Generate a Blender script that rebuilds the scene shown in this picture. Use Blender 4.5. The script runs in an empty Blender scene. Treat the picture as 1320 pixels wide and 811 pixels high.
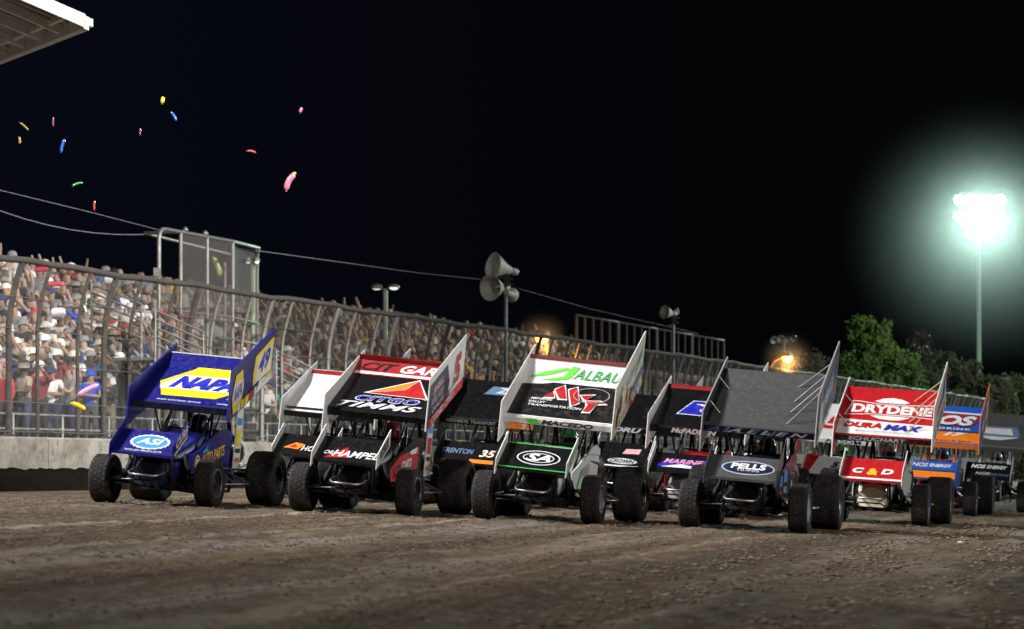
import bpy, bmesh, math, random
import numpy as np
from mathutils import Vector, Matrix, noise
R = math.radians
random.seed(7)
C = bpy.context.scene.collection
scene = bpy.context.scene

# ------------------------------------------------------------------ camera
CZ = 1.1                      # camera height over the lowest part of the track
FPX = 3920.0                  # focal length in photo pixels (photo is 1320 wide)
HY = 605.0                    # horizon row in the photo
camd = bpy.data.cameras.new('camera')
cam = bpy.data.objects.new('camera', camd); C.objects.link(cam)
cam.location = (0, 0, CZ); cam.rotation_euler = (R(90), 0, 0)
camd.sensor_width = 36; camd.lens = FPX/1320*36
camd.shift_y = (HY-405.5)/1320
camd.clip_start = .5; camd.clip_end = 3000
camd.dof.use_dof = True; camd.dof.focus_distance = 40.5; camd.dof.aperture_fstop = 2.8
scene.camera = cam

# ------------------------------------------------------------------ world: night sky
w = bpy.data.worlds.new('World'); scene.world = w; w.use_nodes = True
nt = w.node_tree; nt.nodes.clear()
out = nt.nodes.new('ShaderNodeOutputWorld'); bg = nt.nodes.new('ShaderNodeBackground')
tc = nt.nodes.new('ShaderNodeTexCoord'); sep = nt.nodes.new('ShaderNodeSeparateXYZ')
mr = nt.nodes.new('ShaderNodeMapRange'); ramp = nt.nodes.new('ShaderNodeMixRGB')
nt.links.new(tc.outputs['Generated'], sep.inputs[0])
nt.links.new(sep.outputs['X'], mr.inputs['Value'])
mr.inputs['From Min'].default_value = .06; mr.inputs['From Max'].default_value = -.22
nt.links.new(mr.outputs[0], ramp.inputs['Fac'])
ramp.inputs['Color1'].default_value = (.0011, .0013, .0021, 1)
ramp.inputs['Color2'].default_value = (.0026, .0037, .0085, 1)
nt.links.new(ramp.outputs[0], bg.inputs['Color']); bg.inputs['Strength'].default_value = 1.0
nt.links.new(bg.outputs[0], out.inputs['Surface'])

# ------------------------------------------------------------------ floodlight towers round the track
def flood(name, loc, target, power, size, col, spread=180):
    d = bpy.data.lights.new(name, 'AREA'); d.shape = 'RECTANGLE'; d.size = size[0]; d.size_y = size[1]
    d.energy = power; d.color = col; d.spread = R(spread)
    o = bpy.data.objects.new(name, d); C.objects.link(o); o.location = loc
    o.rotation_euler = (Vector(target)-Vector(loc)).to_track_quat('-Z', 'Y').to_euler()
    return o
flood('floodlight_infield', (-40, 22, 34), (-1, 42, 0), 5200, (5, 2.5), (1, .965, .91), 80)
flood('floodlight_infield', (34, 0, 27), (0, 42, 0), 3000, (5, 2.5), (1, .96, .91), 80)
flood('floodlight_grandstand', (-32, 40, 33), (2, 43, 0), 7600, (5, 2.5), (.98, .98, 1), 80)
flood('floodlight_backstretch', (85, 100, 27), (18, 160, 4), 80000, (5, 2.5), (.92, 1, .96))
stand_light = bpy.data.lights.new('floodlight_stand', 'SPOT'); stand_light.energy = 240000; stand_light.color = (1, .95, .90); stand_light.spot_size = R(34); stand_light.spot_blend = .8; stand_light.shadow_soft_size = 1.5
slo = bpy.data.objects.new('floodlight_stand', stand_light); C.objects.link(slo); slo.location = (24, 34, 25); slo.rotation_euler = (Vector((-16, 71, 3.5))-Vector((24, 34, 25))).to_track_quat('-Z', 'Y').to_euler()

scene.view_settings.view_transform = 'Standard'; scene.view_settings.look = 'None'
scene.view_settings.exposure = -.22; scene.view_settings.gamma = 1
scene.render.engine = 'CYCLES'
scene.cycles.use_denoising = True
scene.cycles.max_bounces = 6; scene.cycles.transparent_max_bounces = 12
scene.cycles.diffuse_bounces = 3; scene.cycles.glossy_bounces = 3; scene.cycles.volume_bounces = 0
scene.cycles.sample_clamp_indirect = 4

# ------------------------------------------------------------------ helpers
def P(px, py, Y):
    return Vector(((px-660)/FPX*Y, Y, CZ+(HY-py)/FPX*Y))

def tag(o, label=None, cat=None, group=None, kind=None):
    if label: o['label'] = label
    if cat: o['category'] = cat
    if group: o['group'] = group
    if kind: o['kind'] = kind
    return o

def empty(name, loc=(0, 0, 0), label=None, cat=None, group=None):
    o = bpy.data.objects.new(name, None); C.objects.link(o); o.location = loc
    o.empty_display_size = .2
    return tag(o, label, cat, group)

_m = {}
def mat(key, col, rough=.5, metal=0, var=0, scale=8, bump=0, bscale=40, coat=0, dirt=0, emit=None, es=1, spec=.5):
    if key in _m: return _m[key]
    m = bpy.data.materials.new(key); m.use_nodes = True; n = m.node_tree; b = n.nodes['Principled BSDF']
    b.inputs['Base Color'].default_value = (*col, 1); b.inputs['Roughness'].default_value = rough
    b.inputs['Metallic'].default_value = metal; b.inputs['Specular IOR Level'].default_value = spec
    if coat: b.inputs['Coat Weight'].default_value = coat; b.inputs['Coat Roughness'].default_value = .08
    if emit: b.inputs['Emission Color'].default_value = (*emit, 1); b.inputs['Emission Strength'].default_value = es
    tcn = n.nodes.new('ShaderNodeTexCoord')
    last = None
    if var or dirt:
        ns = n.nodes.new('ShaderNodeTexNoise'); ns.inputs['Scale'].default_value = scale; ns.inputs['Detail'].default_value = 8
        ns.inputs['Roughness'].default_value = .65
        n.links.new(tcn.outputs['Object'], ns.inputs['Vector'])
        mx = n.nodes.new('ShaderNodeMixRGB'); mrn = n.nodes.new('ShaderNodeMapRange')
        n.links.new(ns.outputs['Fac'], mrn.inputs['Value'])
        if dirt:
            mrn.inputs['From Min'].default_value = .48; mrn.inputs['From Max'].default_value = .75
            mrn.inputs['To Max'].default_value = dirt
            mx.inputs['Color2'].default_value = (.16, .125, .09, 1)
        else:
            mrn.inputs['From Min'].default_value = .3; mrn.inputs['From Max'].default_value = .7
            mx.inputs['Color2'].default_value = tuple(c*(1-var) for c in col)+(1,)
        mx.inputs['Color1'].default_value = (*col, 1)
        n.links.new(mrn.outputs[0], mx.inputs['Fac']); n.links.new(mx.outputs[0], b.inputs['Base Color'])
        if dirt:      # fine clay spatter
            n3 = n.nodes.new('ShaderNodeTexNoise'); n3.inputs['Scale'].default_value = 34; n3.inputs['Detail'].default_value = 3; n.links.new(tcn.outputs['Object'], n3.inputs['Vector'])
            q3 = n.nodes.new('ShaderNodeMapRange'); n.links.new(n3.outputs['Fac'], q3.inputs['Value']); q3.inputs['From Min'].default_value = .64; q3.inputs['From Max'].default_value = .72; q3.inputs['To Max'].default_value = min(.75, .3+dirt)
            x3 = n.nodes.new('ShaderNodeMixRGB'); n.links.new(q3.outputs[0], x3.inputs['Fac']); n.links.new(mx.outputs[0], x3.inputs['Color1']); x3.inputs['Color2'].default_value = (.12, .088, .06, 1); n.links.new(x3.outputs[0], b.inputs['Base Color'])
        r2 = n.nodes.new('ShaderNodeMapRange'); r2.inputs['To Min'].default_value = rough*.85; r2.inputs['To Max'].default_value = min(1, rough*1.5+.1)
        n.links.new(ns.outputs['Fac'], r2.inputs['Value']); n.links.new(r2.outputs[0], b.inputs['Roughness'])
    if bump:
        nb = n.nodes.new('ShaderNodeTexNoise'); nb.inputs['Scale'].default_value = bscale; nb.inputs['Detail'].default_value = 6
        n.links.new(tcn.outputs['Object'], nb.inputs['Vector'])
        bp = n.nodes.new('ShaderNodeBump'); bp.inputs['Strength'].default_value = bump; bp.inputs['Distance'].default_value = .02
        n.links.new(nb.outputs['Fac'], bp.inputs['Height']); n.links.new(bp.outputs[0], b.inputs['Normal'])
    _m[key] = m
    return m

def paint(key, col, rough=.28, dirt=.3): return mat(key, col, rough, coat=.25 if max(col) > .05 else .12, spec=.5 if max(col) > .05 else .3, dirt=dirt*(.22 if max(col) < .05 else .6), scale=16)

class MB:
    """collects shapes into one mesh"""
    def __init__(s): s.v = []; s.f = []; s.mi = []; s.cur = 0; s.sm = []
    def add(s, vs, fs, smooth=False):
        o = len(s.v); s.v += [tuple(p) for p in vs]
        for f in fs: s.f.append([o+i for i in f]); s.mi.append(s.cur); s.sm.append(smooth)
    def box(s, c, d, rot=None):
        vs = [Vector((x*d[0]/2, y*d[1]/2, z*d[2]/2)) for x in (-1, 1) for y in (-1, 1) for z in (-1, 1)]
        if rot is not None: vs = [rot @ p for p in vs]
        c = Vector(c); vs = [p+c for p in vs]
        s.add(vs, [(0, 1, 3, 2), (4, 6, 7, 5), (0, 4, 5, 1), (2, 3, 7, 6), (0, 2, 6, 4), (1, 5, 7, 3)])
    def tube(s, pts, r, n=8, cap=True, radii=None):
        pts = [Vector(p) for p in pts]; k = len(pts); rings = []
        t0 = (pts[1]-pts[0]).normalized(); up = Vector((0, 0, 1)) if abs(t0.z) < .9 else Vector((1, 0, 0))
        a = t0.cross(up).normalized()
        for i, p in enumerate(pts):
            if i == 0: t = pts[1]-pts[0]
            elif i == k-1: t = pts[-1]-pts[-2]
            else: t = (pts[i+1]-pts[i]).normalized()+(pts[i]-pts[i-1]).normalized()
            t.normalize(); a = (a-t*a.dot(t)).normalized(); b = t.cross(a)
            rr = radii[i] if radii else r
            rings.append([p+(a*math.cos(2*math.pi*j/n)+b*math.sin(2*math.pi*j/n))*rr for j in range(n)])
        vs = [q for ring in rings for q in ring]; fs = []
        for i in range(k-1):
            for j in range(n):
                fs.append((i*n+j, i*n+(j+1) % n, (i+1)*n+(j+1) % n, (i+1)*n+j))
        s.add(vs, fs, True)
        if cap: s.add(rings[0], [tuple(range(n))[::-1]]); s.add(rings[-1], [tuple(range(n))])
    def lathe(s, prof, origin, axis, n=24, closed=False):
        ax = Vector(axis).normalized(); up = Vector((0, 0, 1)) if abs(ax.z) < .9 else Vector((1, 0, 0))
        a = ax.cross(up).normalized(); b = ax.cross(a); o = Vector(origin)
        vs = [o+ax*h+(a*math.cos(2*math.pi*j/n)+b*math.sin(2*math.pi*j/n))*r for (r, h) in prof for j in range(n)]
        fs = []; k = len(prof)
        for i in range(k-1+(1 if closed else 0)):
            i2 = (i+1) % k
            for j in range(n): fs.append((i*n+j, i*n+(j+1) % n, i2*n+(j+1) % n, i2*n+j))
        s.add(vs, fs, True)
    def loft(s, secs, cap=True, smooth=True):
        n = len(secs[0]); vs = [p for q in secs for p in q]; fs = []
        for i in range(len(secs)-1):
            for j in range(n): fs.append((i*n+j, i*n+(j+1) % n, (i+1)*n+(j+1) % n, (i+1)*n+j))
        s.add(vs, fs, smooth)
        if cap: s.add(secs[0], [tuple(range(n))[::-1]]); s.add(secs[-1], [tuple(range(n))])
    def plate(s, poly, y0, y1, plane='xz'):
        """polygon in a plane, thickened along the third axis"""
        f = {'xz': lambda a, b, c: (a, c, b), 'yz': lambda a, b, c: (c, a, b), 'xy': lambda a, b, c: (a, b, c)}[plane]
        n = len(poly); vs = [f(a, b, y0) for a, b in poly]+[f(a, b, y1) for a, b in poly]
        s.add(vs, [tuple(range(n)), tuple(range(n, 2*n))[::-1]]+[(i, i+n, (i+1) % n+n, (i+1) % n) for i in range(n)])
    def xf(s, fn): s.v = [tuple(fn(Vector(p))) for p in s.v]; return s
    def build(s, name, mats, parent=None, xform=None, fixn=True):
        if xform: s.v = [tuple(xform(Vector(p))) for p in s.v]
        me = bpy.data.meshes.new(name); me.from_pydata(s.v, [], s.f)
        if not isinstance(mats, (list, tuple)): mats = [mats]
        for m in mats: me.materials.append(m)
        me.polygons.foreach_set('material_index', s.mi); me.polygons.foreach_set('use_smooth', s.sm)
        if fixn:
            b = bmesh.new(); b.from_mesh(me); bmesh.ops.recalc_face_normals(b, faces=b.faces); b.to_mesh(me); b.free()
        me.update()
        o = bpy.data.objects.new(name, me); C.objects.link(o)
        if parent: o.parent = parent
        return o

# ------------------------------------------------------------------ ground
TR = R(13)                                   # direction the cars run, azimuth from +Y
ct, st = math.cos(TR), math.sin(TR)
def uw(X, Y): return X*ct-Y*st, X*st+Y*ct
def XY(u, wv): return u*ct+wv*st, -u*st+wv*ct
def gz(u):
    if u < -14.6:
        k = min(1, (-14.6-u)/5.0); return .675+.02*k
    if u > -1: return .0835-.0435*min(u+1, 8)*.6
    return .04-.0435*u
def gzXY(X, Y): return gz(uw(X, Y)[0])

def make_ground():
    us = [-400, -200, -100, -60, -40, -30, -25, -22]+[-20+.5*i for i in range(8)]+[-16+.085*i for i in range(247)]+[5.5, 7, 9, 12, 18, 30, 60, 120, 250, 450]
    ws = [-60, -20, 0, 8, 13]+[16+.1*i for i in range(300)]+[46+.45*i for i in range(60)]+[74, 78, 84, 92, 105, 130, 170, 250, 400, 700, 1100]
    vs = []; nu = len(us)
    for wv in ws:
        for u in us:
            X, Y = XY(u, wv); z = gz(u)
            if 14 < wv < 72 and -17 < u < 6:
                fade = min(1, (wv-14)/2, (72-wv)/4, (u+17)/1.5, (6-u)/1.5)
                g = noise.fractal(Vector((u*2.2, wv*.22, 3.1)), 1, 2, 4)*.032    # long grooves
                c = noise.fractal(Vector((u*4.5, wv*2.4, 9.7)), .8, 2, 4)*.030
                loose = min(1, max(0, (u+4.2)/2.5))*min(1, max(0, (40-wv)/10))
                c2 = (abs(noise.noise(Vector((u*5, wv*3.4, 1.7))))+.6*abs(noise.noise(Vector((u*11, wv*7, 4.7)))))*.055*loose
                gr = -abs(noise.noise(Vector((u*6.5, wv*.10, 5.5))))*.030*(.4+.6*abs(noise.noise(Vector((u*.6, wv*.05, 8)))))
                z += (g*.7+c+c2+gr)*fade
            vs.append((X, Y, z))
    fs = [(j*nu+i, j*nu+i+1, (j+1)*nu+i+1, (j+1)*nu+i) for j in range(len(ws)-1) for i in range(nu-1)]
    me = bpy.data.meshes.new('dirt_track'); me.from_pydata(vs, [], fs)
    me.polygons.foreach_set('use_smooth', [True]*len(fs))
    o = bpy.data.objects.new('ground', me); C.objects.link(o); tag(o, kind='structure')
    m = bpy.data.materials.new('track_clay'); m.use_nodes = True; n = m.node_tree; b = n.nodes['Principled BSDF']
    b.inputs['Roughness'].default_value = 1; b.inputs['Specular IOR Level'].default_value = .08
    L = n.links.new
    tcn = n.nodes.new('ShaderNodeTexCoord'); rot = n.nodes.new('ShaderNodeMapping'); rot.inputs['Rotation'].default_value = (0, 0, TR)
    L(tcn.outputs['Object'], rot.inputs['Vector'])
    def nz(sx, sy, sc, det=6, ro=.6):
        mp = n.nodes.new('ShaderNodeMapping'); mp.inputs['Scale'].default_value = (sx, sy, 1)
        L(rot.outputs[0], mp.inputs['Vector'])
        t = n.nodes.new('ShaderNodeTexNoise'); t.inputs['Scale'].default_value = sc; t.inputs['Detail'].default_value = det; t.inputs['Roughness'].default_value = ro
        L(mp.outputs[0], t.inputs['Vector']); return t.outputs['Fac']
    def ramp_(v, a, bb, c0=0, c1=1):
        q = n.nodes.new('ShaderNodeMapRange'); L(v, q.inputs['Value'])
        q.inputs['From Min'].default_value = a; q.inputs['From Max'].default_value = bb
        q.inputs['To Min'].default_value = c0; q.inputs['To Max'].default_value = c1; return q.outputs[0]
    def mixc(f, c1, c2):
        q = n.nodes.new('ShaderNodeMixRGB'); L(f, q.inputs['Fac'])
        for k, c in (('Color1', c1), ('Color2', c2)):
            if isinstance(c, tuple): q.inputs[k].default_value = (*c, 1)
            else: L(c, q.inputs[k])
        return q.outputs[0]
    base = mixc(ramp_(nz(1.6, .12, 1.0), .38, .62), (.100, .068, .042), (.205, .148, .098))
    base = mixc(ramp_(nz(1, .07, 2.3, 3), .52, .66, 0, .85), base, (.30, .245, .195))      # dry dusty streaks
    base = mixc(ramp_(nz(1, .35, .9, 4, .7), .52, .62, 0, .6), base, (.07, .056, .045))
    base = mixc(ramp_(nz(1, .3, .35, 3), .45, .7, 0, .7), base, (.085, .068, .055))        # damp patches
    base = mixc(ramp_(nz(2, .5, 2.4, 8, .8), .34, .46, 1, 0), base, (.05, .038, .028))
    base = mixc(ramp_(nz(1, .6, 6, 6, .85), .56, .66, 0, .7), base, (.30, .24, .18))
    def band(u0, hw, col, amt, wob):
        nonlocal base
        a_ = n.nodes.new('ShaderNodeMath'); a_.operation = 'ADD'; L(sx.outputs['X'], a_.inputs[0]); L(ramp_(nz(1, .12, .8, 3), 0, 1, -u0-wob, -u0+wob), a_.inputs[1])
        b_ = n.nodes.new('ShaderNodeMath'); b_.operation = 'ABSOLUTE'; L(a_.outputs[0], b_.inputs[0])
        c_ = n.nodes.new('ShaderNodeMath'); c_.operation = 'MULTIPLY'; L(ramp_(b_.outputs[0], hw, hw*.3, 0, amt), c_.inputs[0]); L(ramp_(nz(1.5, .35, 3.5, 6, .8), .38, .56, .1, 1), c_.inputs[1])
        base = mixc(c_.outputs[0], base, col)
    sx = n.nodes.new('ShaderNodeSeparateXYZ'); L(rot.outputs[0], sx.inputs[0])
    band(-11.4, .14, (.42, .35, .27), .9, .12); band(-8.6, .5, (.30, .265, .235), .8, .5); band(-6.2, .35, (.29, .25, .21), .6, .5); band(-13.0, .25, (.06, .045, .033), .8, .3)
    band(-10.2, .22, (.055, .042, .032), .85, .4); band(-7.4, .3, (.06, .047, .036), .8, .4); band(-4.6, .5, (.055, .043, .033), .8, .6); band(-9.5, .1, (.36, .30, .24), .7, .3); band(-5.3, .1, (.33, .28, .22), .6, .4)
    base = mixc(ramp_(nz(1, .8, 2.8, 10, .9), .50, .60, 0, .7), base, (.045, .034, .026))  # dark flecks: shading of small clods put into the colour
    base = mixc(ramp_(nz(1.2, .7, 5.5, 10, .9), .53, .60, 0, .6), base, (.31, .25, .19))
    # loose damp marbles thrown to the inside lane
    ad = n.nodes.new('ShaderNodeMath'); ad.operation = 'ADD'; L(sx.outputs['X'], ad.inputs[0]); L(ramp_(nz(1, .4, .8, 4), 0, 1, -2.5, 2.5), ad.inputs[1])
    base = mixc(ramp_(ad.outputs[0], -3.6, -1.2, 0, .8), base, (.052, .041, .031))
    L(base, b.inputs['Base Color'])
    h = n.nodes.new('ShaderNodeMath'); h.operation = 'ADD'
    L(nz(1, .45, 7, 10, .85), h.inputs[0]); L(nz(1.4, .1, 4, 4), h.inputs[1])
    bp = n.nodes.new('ShaderNodeBump'); bp.inputs['Strength'].default_value = 1; bp.inputs['Distance'].default_value = .07
    L(h.outputs[0], bp.inputs['Height']); L(bp.outputs[0], b.inputs['Normal'])
    me.materials.append(m)
make_ground()

def clay_clods():
    r_ = np.random.default_rng(4); N = 42000
    Y = 15+np.sqrt(r_.random(N))*0+r_.random(N)**.8*34; X = (r_.random(N)-.5)*2*(Y*.175)
    u = X*ct-Y*st; wv = X*st+Y*ct
    keep = (r_.random(N) < np.clip(.45+.55*np.sin(u*5+np.sin(wv*.4)*1.5), .1, 1)) & (u > -17)
    X, Y, u = X[keep], Y[keep], u[keep]; N = len(X)
    big = np.where(u > -4.5, 1.5, 1.0); s = (.005+.013*r_.random(N)**4)*big
    base = np.array([(1, 0, 0), (0, 1, 0), (-1, 0, 0), (0, -1, 0), (0, 0, .6), (.6, .6, -.5)], float)
    V = base[None]*s[:, None, None]*(1+.6*(r_.random((N, 6, 3))-.5)); V[:, :, 0] *= 1.5
    z = np.array([gz(q) for q in u]); V += np.stack([X, Y, z+.012+s*.3], 1)[:, None, :]
    F = np.array([(0, 1, 4), (1, 2, 4), (2, 3, 4), (3, 0, 4), (1, 0, 5), (2, 1, 5), (3, 2, 5), (0, 3, 5)])
    F = (F[None]+(np.arange(N)*6)[:, None, None]).reshape(-1, 3)
    me = bpy.data.meshes.new('clay_clods'); me.from_pydata(V.reshape(-1, 3).tolist(), [], F.tolist())
    at = me.attributes.new('tint', 'FLOAT_COLOR', 'FACE'); k = np.repeat(r_.random(N), 8)[:, None]; col = np.concatenate([np.array([.06, .045, .034])*(1-k)+np.array([.21, .16, .115])*k, np.ones((N*8, 1))], 1).astype('f'); at.data.foreach_set('color', col.ravel())
    m = bpy.data.materials.new('clod_clay'); m.use_nodes = True; n = m.node_tree; an = n.nodes.new('ShaderNodeAttribute'); an.attribute_name = 'tint'; n.links.new(an.outputs['Color'], n.nodes['Principled BSDF'].inputs['Base Color']); n.nodes['Principled BSDF'].inputs['Roughness'].default_value = 1
    me.materials.append(m); o = bpy.data.objects.new('clay_clods', me); C.objects.link(o); tag(o, 'loose clay crumbs and clods scattered over the track', 'clay', None, 'stuff')
clay_clods()

def white_pebble(px, py, Y, sc, label):
    X = (px-660)/FPX*Y; s = MB(); rnd = random.Random(px)
    bm = bmesh.new(); bmesh.ops.create_icosphere(bm, subdivisions=2, radius=1)
    for v in bm.verts: v.co = Vector((v.co.x*sc*1.6, v.co.y*sc, v.co.z*sc*.55))*(1+.25*noise.noise(v.co*2+Vector((px, 0, 0))))
    me = bpy.data.meshes.new('debris'); bm.to_mesh(me); bm.free(); me.materials.append(mat('debris_white', (.7, .68, .6), .8))
    o = bpy.data.objects.new('debris', me); C.objects.link(o); o.location = (X, Y, gzXY(X, Y)+sc*.5)
    tag(o, label, 'debris', 'scraps on the track')
white_pebble(1238, 714, 38, .024, 'small pale scrap on the dark clay right of the cars')
white_pebble(1313, 776, 27, .026, 'pale yellowish chunk lying at the right edge of the track')
white_pebble(989, 740, 32, .012, 'tiny pale stone on the open clay in front of the cars')

# ------------------------------------------------------------------ wall frame of reference
WA = R(17.5); W0 = Vector((-9.43, 56, 0)); dW = Vector((math.sin(WA), math.cos(WA), 0)); nW = Vector((-math.cos(WA), math.sin(WA), 0))
def W(s, r=0, z=0): return W0+dW*s+nW*r+Vector((0, 0, z))       # r > 0: behind the wall
def s_px(px, r=0):
    t = (px-660)/FPX; b = W0+nW*r
    return (b.x-t*b.y)/(t*dW.y-dW.x)
def z_px(px, py, r=0):
    p = W(s_px(px, r), r); return CZ+(HY-py)/FPX*p.y

GB = .69                                     # track level at the wall
WT = CZ+.61                                  # wall top
concrete = mat('wall_concrete', (.50, .47, .42), .9, var=.55, scale=1.6, bump=.8, bscale=12)
def stained_concrete():
    m = bpy.data.materials.new('stained_concrete'); m.use_nodes = True; n = m.node_tree; b = n.nodes['Principled BSDF']; L = n.links.new
    b.inputs['Roughness'].default_value = .92
    t = n.nodes.new('ShaderNodeTexCoord')
    def nz(sc, det, ro, a, c):
        q = n.nodes.new('ShaderNodeTexNoise'); q.inputs['Scale'].default_value = sc; q.inputs['Detail'].default_value = det; q.inputs['Roughness'].default_value = ro
        L(t.outputs['Object'], q.inputs['Vector']); r = n.nodes.new('ShaderNodeMapRange'); L(q.outputs['Fac'], r.inputs['Value'])
        r.inputs['From Min'].default_value = a; r.inputs['From Max'].default_value = c; return r.outputs[0]
    m1 = n.nodes.new('ShaderNodeMixRGB'); L(nz(1.3, 6, .6, .4, .68), m1.inputs[0]); m1.inputs[1].default_value = (.24, .228, .205, 1); m1.inputs[2].default_value = (.13, .115, .095, 1)
    m2 = n.nodes.new('ShaderNodeMixRGB'); L(nz(3.2, 10, .85, .50, .60), m2.inputs[0]); L(m1.outputs[0], m2.inputs[1]); m2.inputs[2].default_value = (.10, .085, .07, 1)
    L(m2.outputs[0], b.inputs['Base Color'])
    bp = n.nodes.new('ShaderNodeBump'); bp.inputs['Strength'].default_value = .6; bp.inputs['Distance'].default_value = .03
    L(m2.outputs[0], bp.inputs['Height']); L(bp.outputs[0], b.inputs['Normal'])
    return m
sc_ = stained_concrete()
def make_wall():
    rt = empty('concrete_wall', W(0, 0, GB), 'long dirty whitewashed concrete retaining wall under the catch fence', 'wall')
    k = -14.0
    while k < 150:
        m = MB(); a, b2 = k+.012, k+3.988
        pts = [(0, GB-.3), (0, WT-.04), (.04, WT), (.30, WT), (.34, WT-.04), (.34, GB-.3)]
        vs = [W(s, r, z)-rt.location for s in (a, b2) for r, z in pts]; n = 6
        m.add(vs, [tuple(range(6)), tuple(range(6, 12))]+[(i, (i+1) % n, (i+1) % n+n, i+n) for i in range(n)])
        m.build('wall_panel', sc_, rt); k += 4
    return rt
make_wall()
# dark muddy cushion banked at the foot of the wall
def make_berm():
    vs = []; ss = [-14+.1*i for i in range(450)]+[31+1.5*i for i in range(80)]; prof = [(-.75, -.08), (-.62, .06), (-.5, .22), (-.34, .36), (-.12, .42), (.02, .40)]
    for s in ss:
        for j, (r, h) in enumerate(prof):
            q = noise.fractal(Vector((s*2.2, j*.9, 0)), .8, 2, 4)*1.0
            vs.append(W(s, r+.05*q, GB+h+(.05*q if j > 1 else 0)))
    n = len(prof); fs = [(i*n+j, i*n+j+1, (i+1)*n+j+1, (i+1)*n+j) for i in range(len(ss)-1) for j in range(n-1)]
    me = bpy.data.meshes.new('mud_bank'); me.from_pydata(vs, [], fs); me.materials.append(mat('wet_mud', (.010, .008, .006), .95, spec=.02, var=.6, scale=5, bump=1, bscale=9))
    me.polygons.foreach_set('use_smooth', [True]*len(fs))
    o = bpy.data.objects.new('mud_bank', me); C.objects.link(o); tag(o, kind='structure')
make_berm()

# ------------------------------------------------------------------ catch fence
steel = mat('galvanised_steel', (.30, .29, .27), .45, .8, var=.4, scale=6)
steel_dark = mat('rusty_steel', (.085, .074, .065), .6, .4, var=.5, scale=7)
steel_pale = mat('pale_steel', (.22, .22, .21), .4, .7, var=.3, scale=6)
alu = mat('worn_aluminium', (.55, .55, .54), .4, .8, var=.35, scale=3)
def wire_mat(name, cell, wire, col, rough=.5, metal=.7):
    m = bpy.data.materials.new(name); m.use_nodes = True; n = m.node_tree; L = n.links.new
    b = n.nodes['Principled BSDF']; b.inputs['Base Color'].default_value = (*col, 1); b.inputs['Metallic'].default_value = metal; b.inputs['Roughness'].default_value = rough
    o = n.nodes['Material Output']; tr = n.nodes.new('ShaderNodeBsdfTransparent'); mx = n.nodes.new('ShaderNodeMixShader')
    uv = n.nodes.new('ShaderNodeUVMap'); sp = n.nodes.new('ShaderNodeSeparateXYZ'); L(uv.outputs[0], sp.inputs[0])
    def m2(op, a, b_=None, v=None):
        q = n.nodes.new('ShaderNodeMath'); q.operation = op; L(a, q.inputs[0])
        if b_ is not None: L(b_, q.inputs[1])
        if v is not None: q.inputs[1].default_value = v
        return q.outputs[0]
    x, y = sp.outputs['X'], sp.outputs['Y']
    def line(e):
        f = m2('FRACT', m2('DIVIDE', e, v=cell)); return m2('LESS_THAN', f, v=wire/cell)
    d = m2('MAXIMUM', line(m2('ADD', x, y)), line(m2('SUBTRACT', x, y)))
    L(d, mx.inputs[0]); L(tr.outputs[0], mx.inputs[1]); L(b.outputs[0], mx.inputs[2]); L(mx.outputs[0], o.inputs['Surface'])
    return m
mesh_mat = wire_mat('chain_link', .075, .0075, (.24, .225, .205))
screen_mat = wire_mat('woven_screen', .05, .011, (.11, .10, .095), .8, .1)

def sheet(name, rows, mt, parent, uvs):
    """grid of points with a uv per point"""
    n = len(rows[0]); vs = [tuple(p) for r in rows for p in r]; fs = [(i*n+j, i*n+j+1, (i+1)*n+j+1, (i+1)*n+j) for i in range(len(rows)-1) for j in range(n-1)]
    me = bpy.data.meshes.new(name); me.from_pydata(vs, [], fs); me.materials.append(mt)
    ul = me.uv_layers.new(name='UVMap'); flat = [q for r in uvs for q in r]
    for lp in me.loops: ul.data[lp.index].uv = flat[lp.vertex_index]
    o = bpy.data.objects.new(name, me); C.objects.link(o); o.parent = parent
    return o
FT = CZ+3.88                                  # fence top
def fence_prof(k):                            # k 0..1 up the post -> (r, z)
    z = WT+(FT-WT)*k
    return (.18-.28*max(0, (k-.62)/.38)**1.7, z)
def make_fence():
    rt = empty('catch_fence', W(0, .18, WT), 'tall chain link catch fence with curved steel posts on the concrete wall', 'fence')
    O = rt.location
    posts = []
    g = -7.6
    while g < 125:
        for d, big in ((-1.2, 0), (0, 1), (1.2, 0)): posts.append((g+d, big))
        g += 4.15
    rnd = random.Random(3)
    for i, (s, big) in enumerate(posts[:96]):
        m = MB(); pts = []
        for k in range(9):
            r, z = fence_prof(k/8); pts.append(W(s+rnd.uniform(-.01, .01), r, z-.03)-O)
        rr = .060 if big else .038
        m.tube(pts, rr, 8)
        if big: m.box(W(s, .18, WT+.02)-O, (.24, .24, .04))
        m.build('post', [steel_dark if s < 9 or rnd.random() < .2 else (steel if s < 22 else steel_pale)], rt)
    ss = [-14+2*i for i in range(80)]
    for r0, kk in ((0, 1),):
        rows = []; uvs = []
        for k in range(9):
            r, z = fence_prof(k/8); rows.append([W(s, r+.06 if k < 6 else r-.02, z)-O for s in ss]); uvs.append([(s, z) for s in ss])
        sheet('chain_link_mesh', rows, mesh_mat, rt, uvs)
    m = MB()
    pts = []
    for i in range(160):
        s = -14+i; r, z = fence_prof(1); pts.append(W(s, r, z+.02*math.sin(s*.9)+.015*math.sin(s*2.3))-O)
    m.tube(pts, .062, 8); m.build('top_rail', steel_dark, rt)
    for k in (.03, .2, .42, .62, .8):
        m = MB(); r, z = fence_prof(k)
        m.tube([W(-14+4*i, r-.05, z-.01*(i % 2))-O for i in range(40)], .009, 5); m.build('cable', steel_pale, rt)
    # knobs / clamps on top
    return rt
make_fence()

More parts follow.
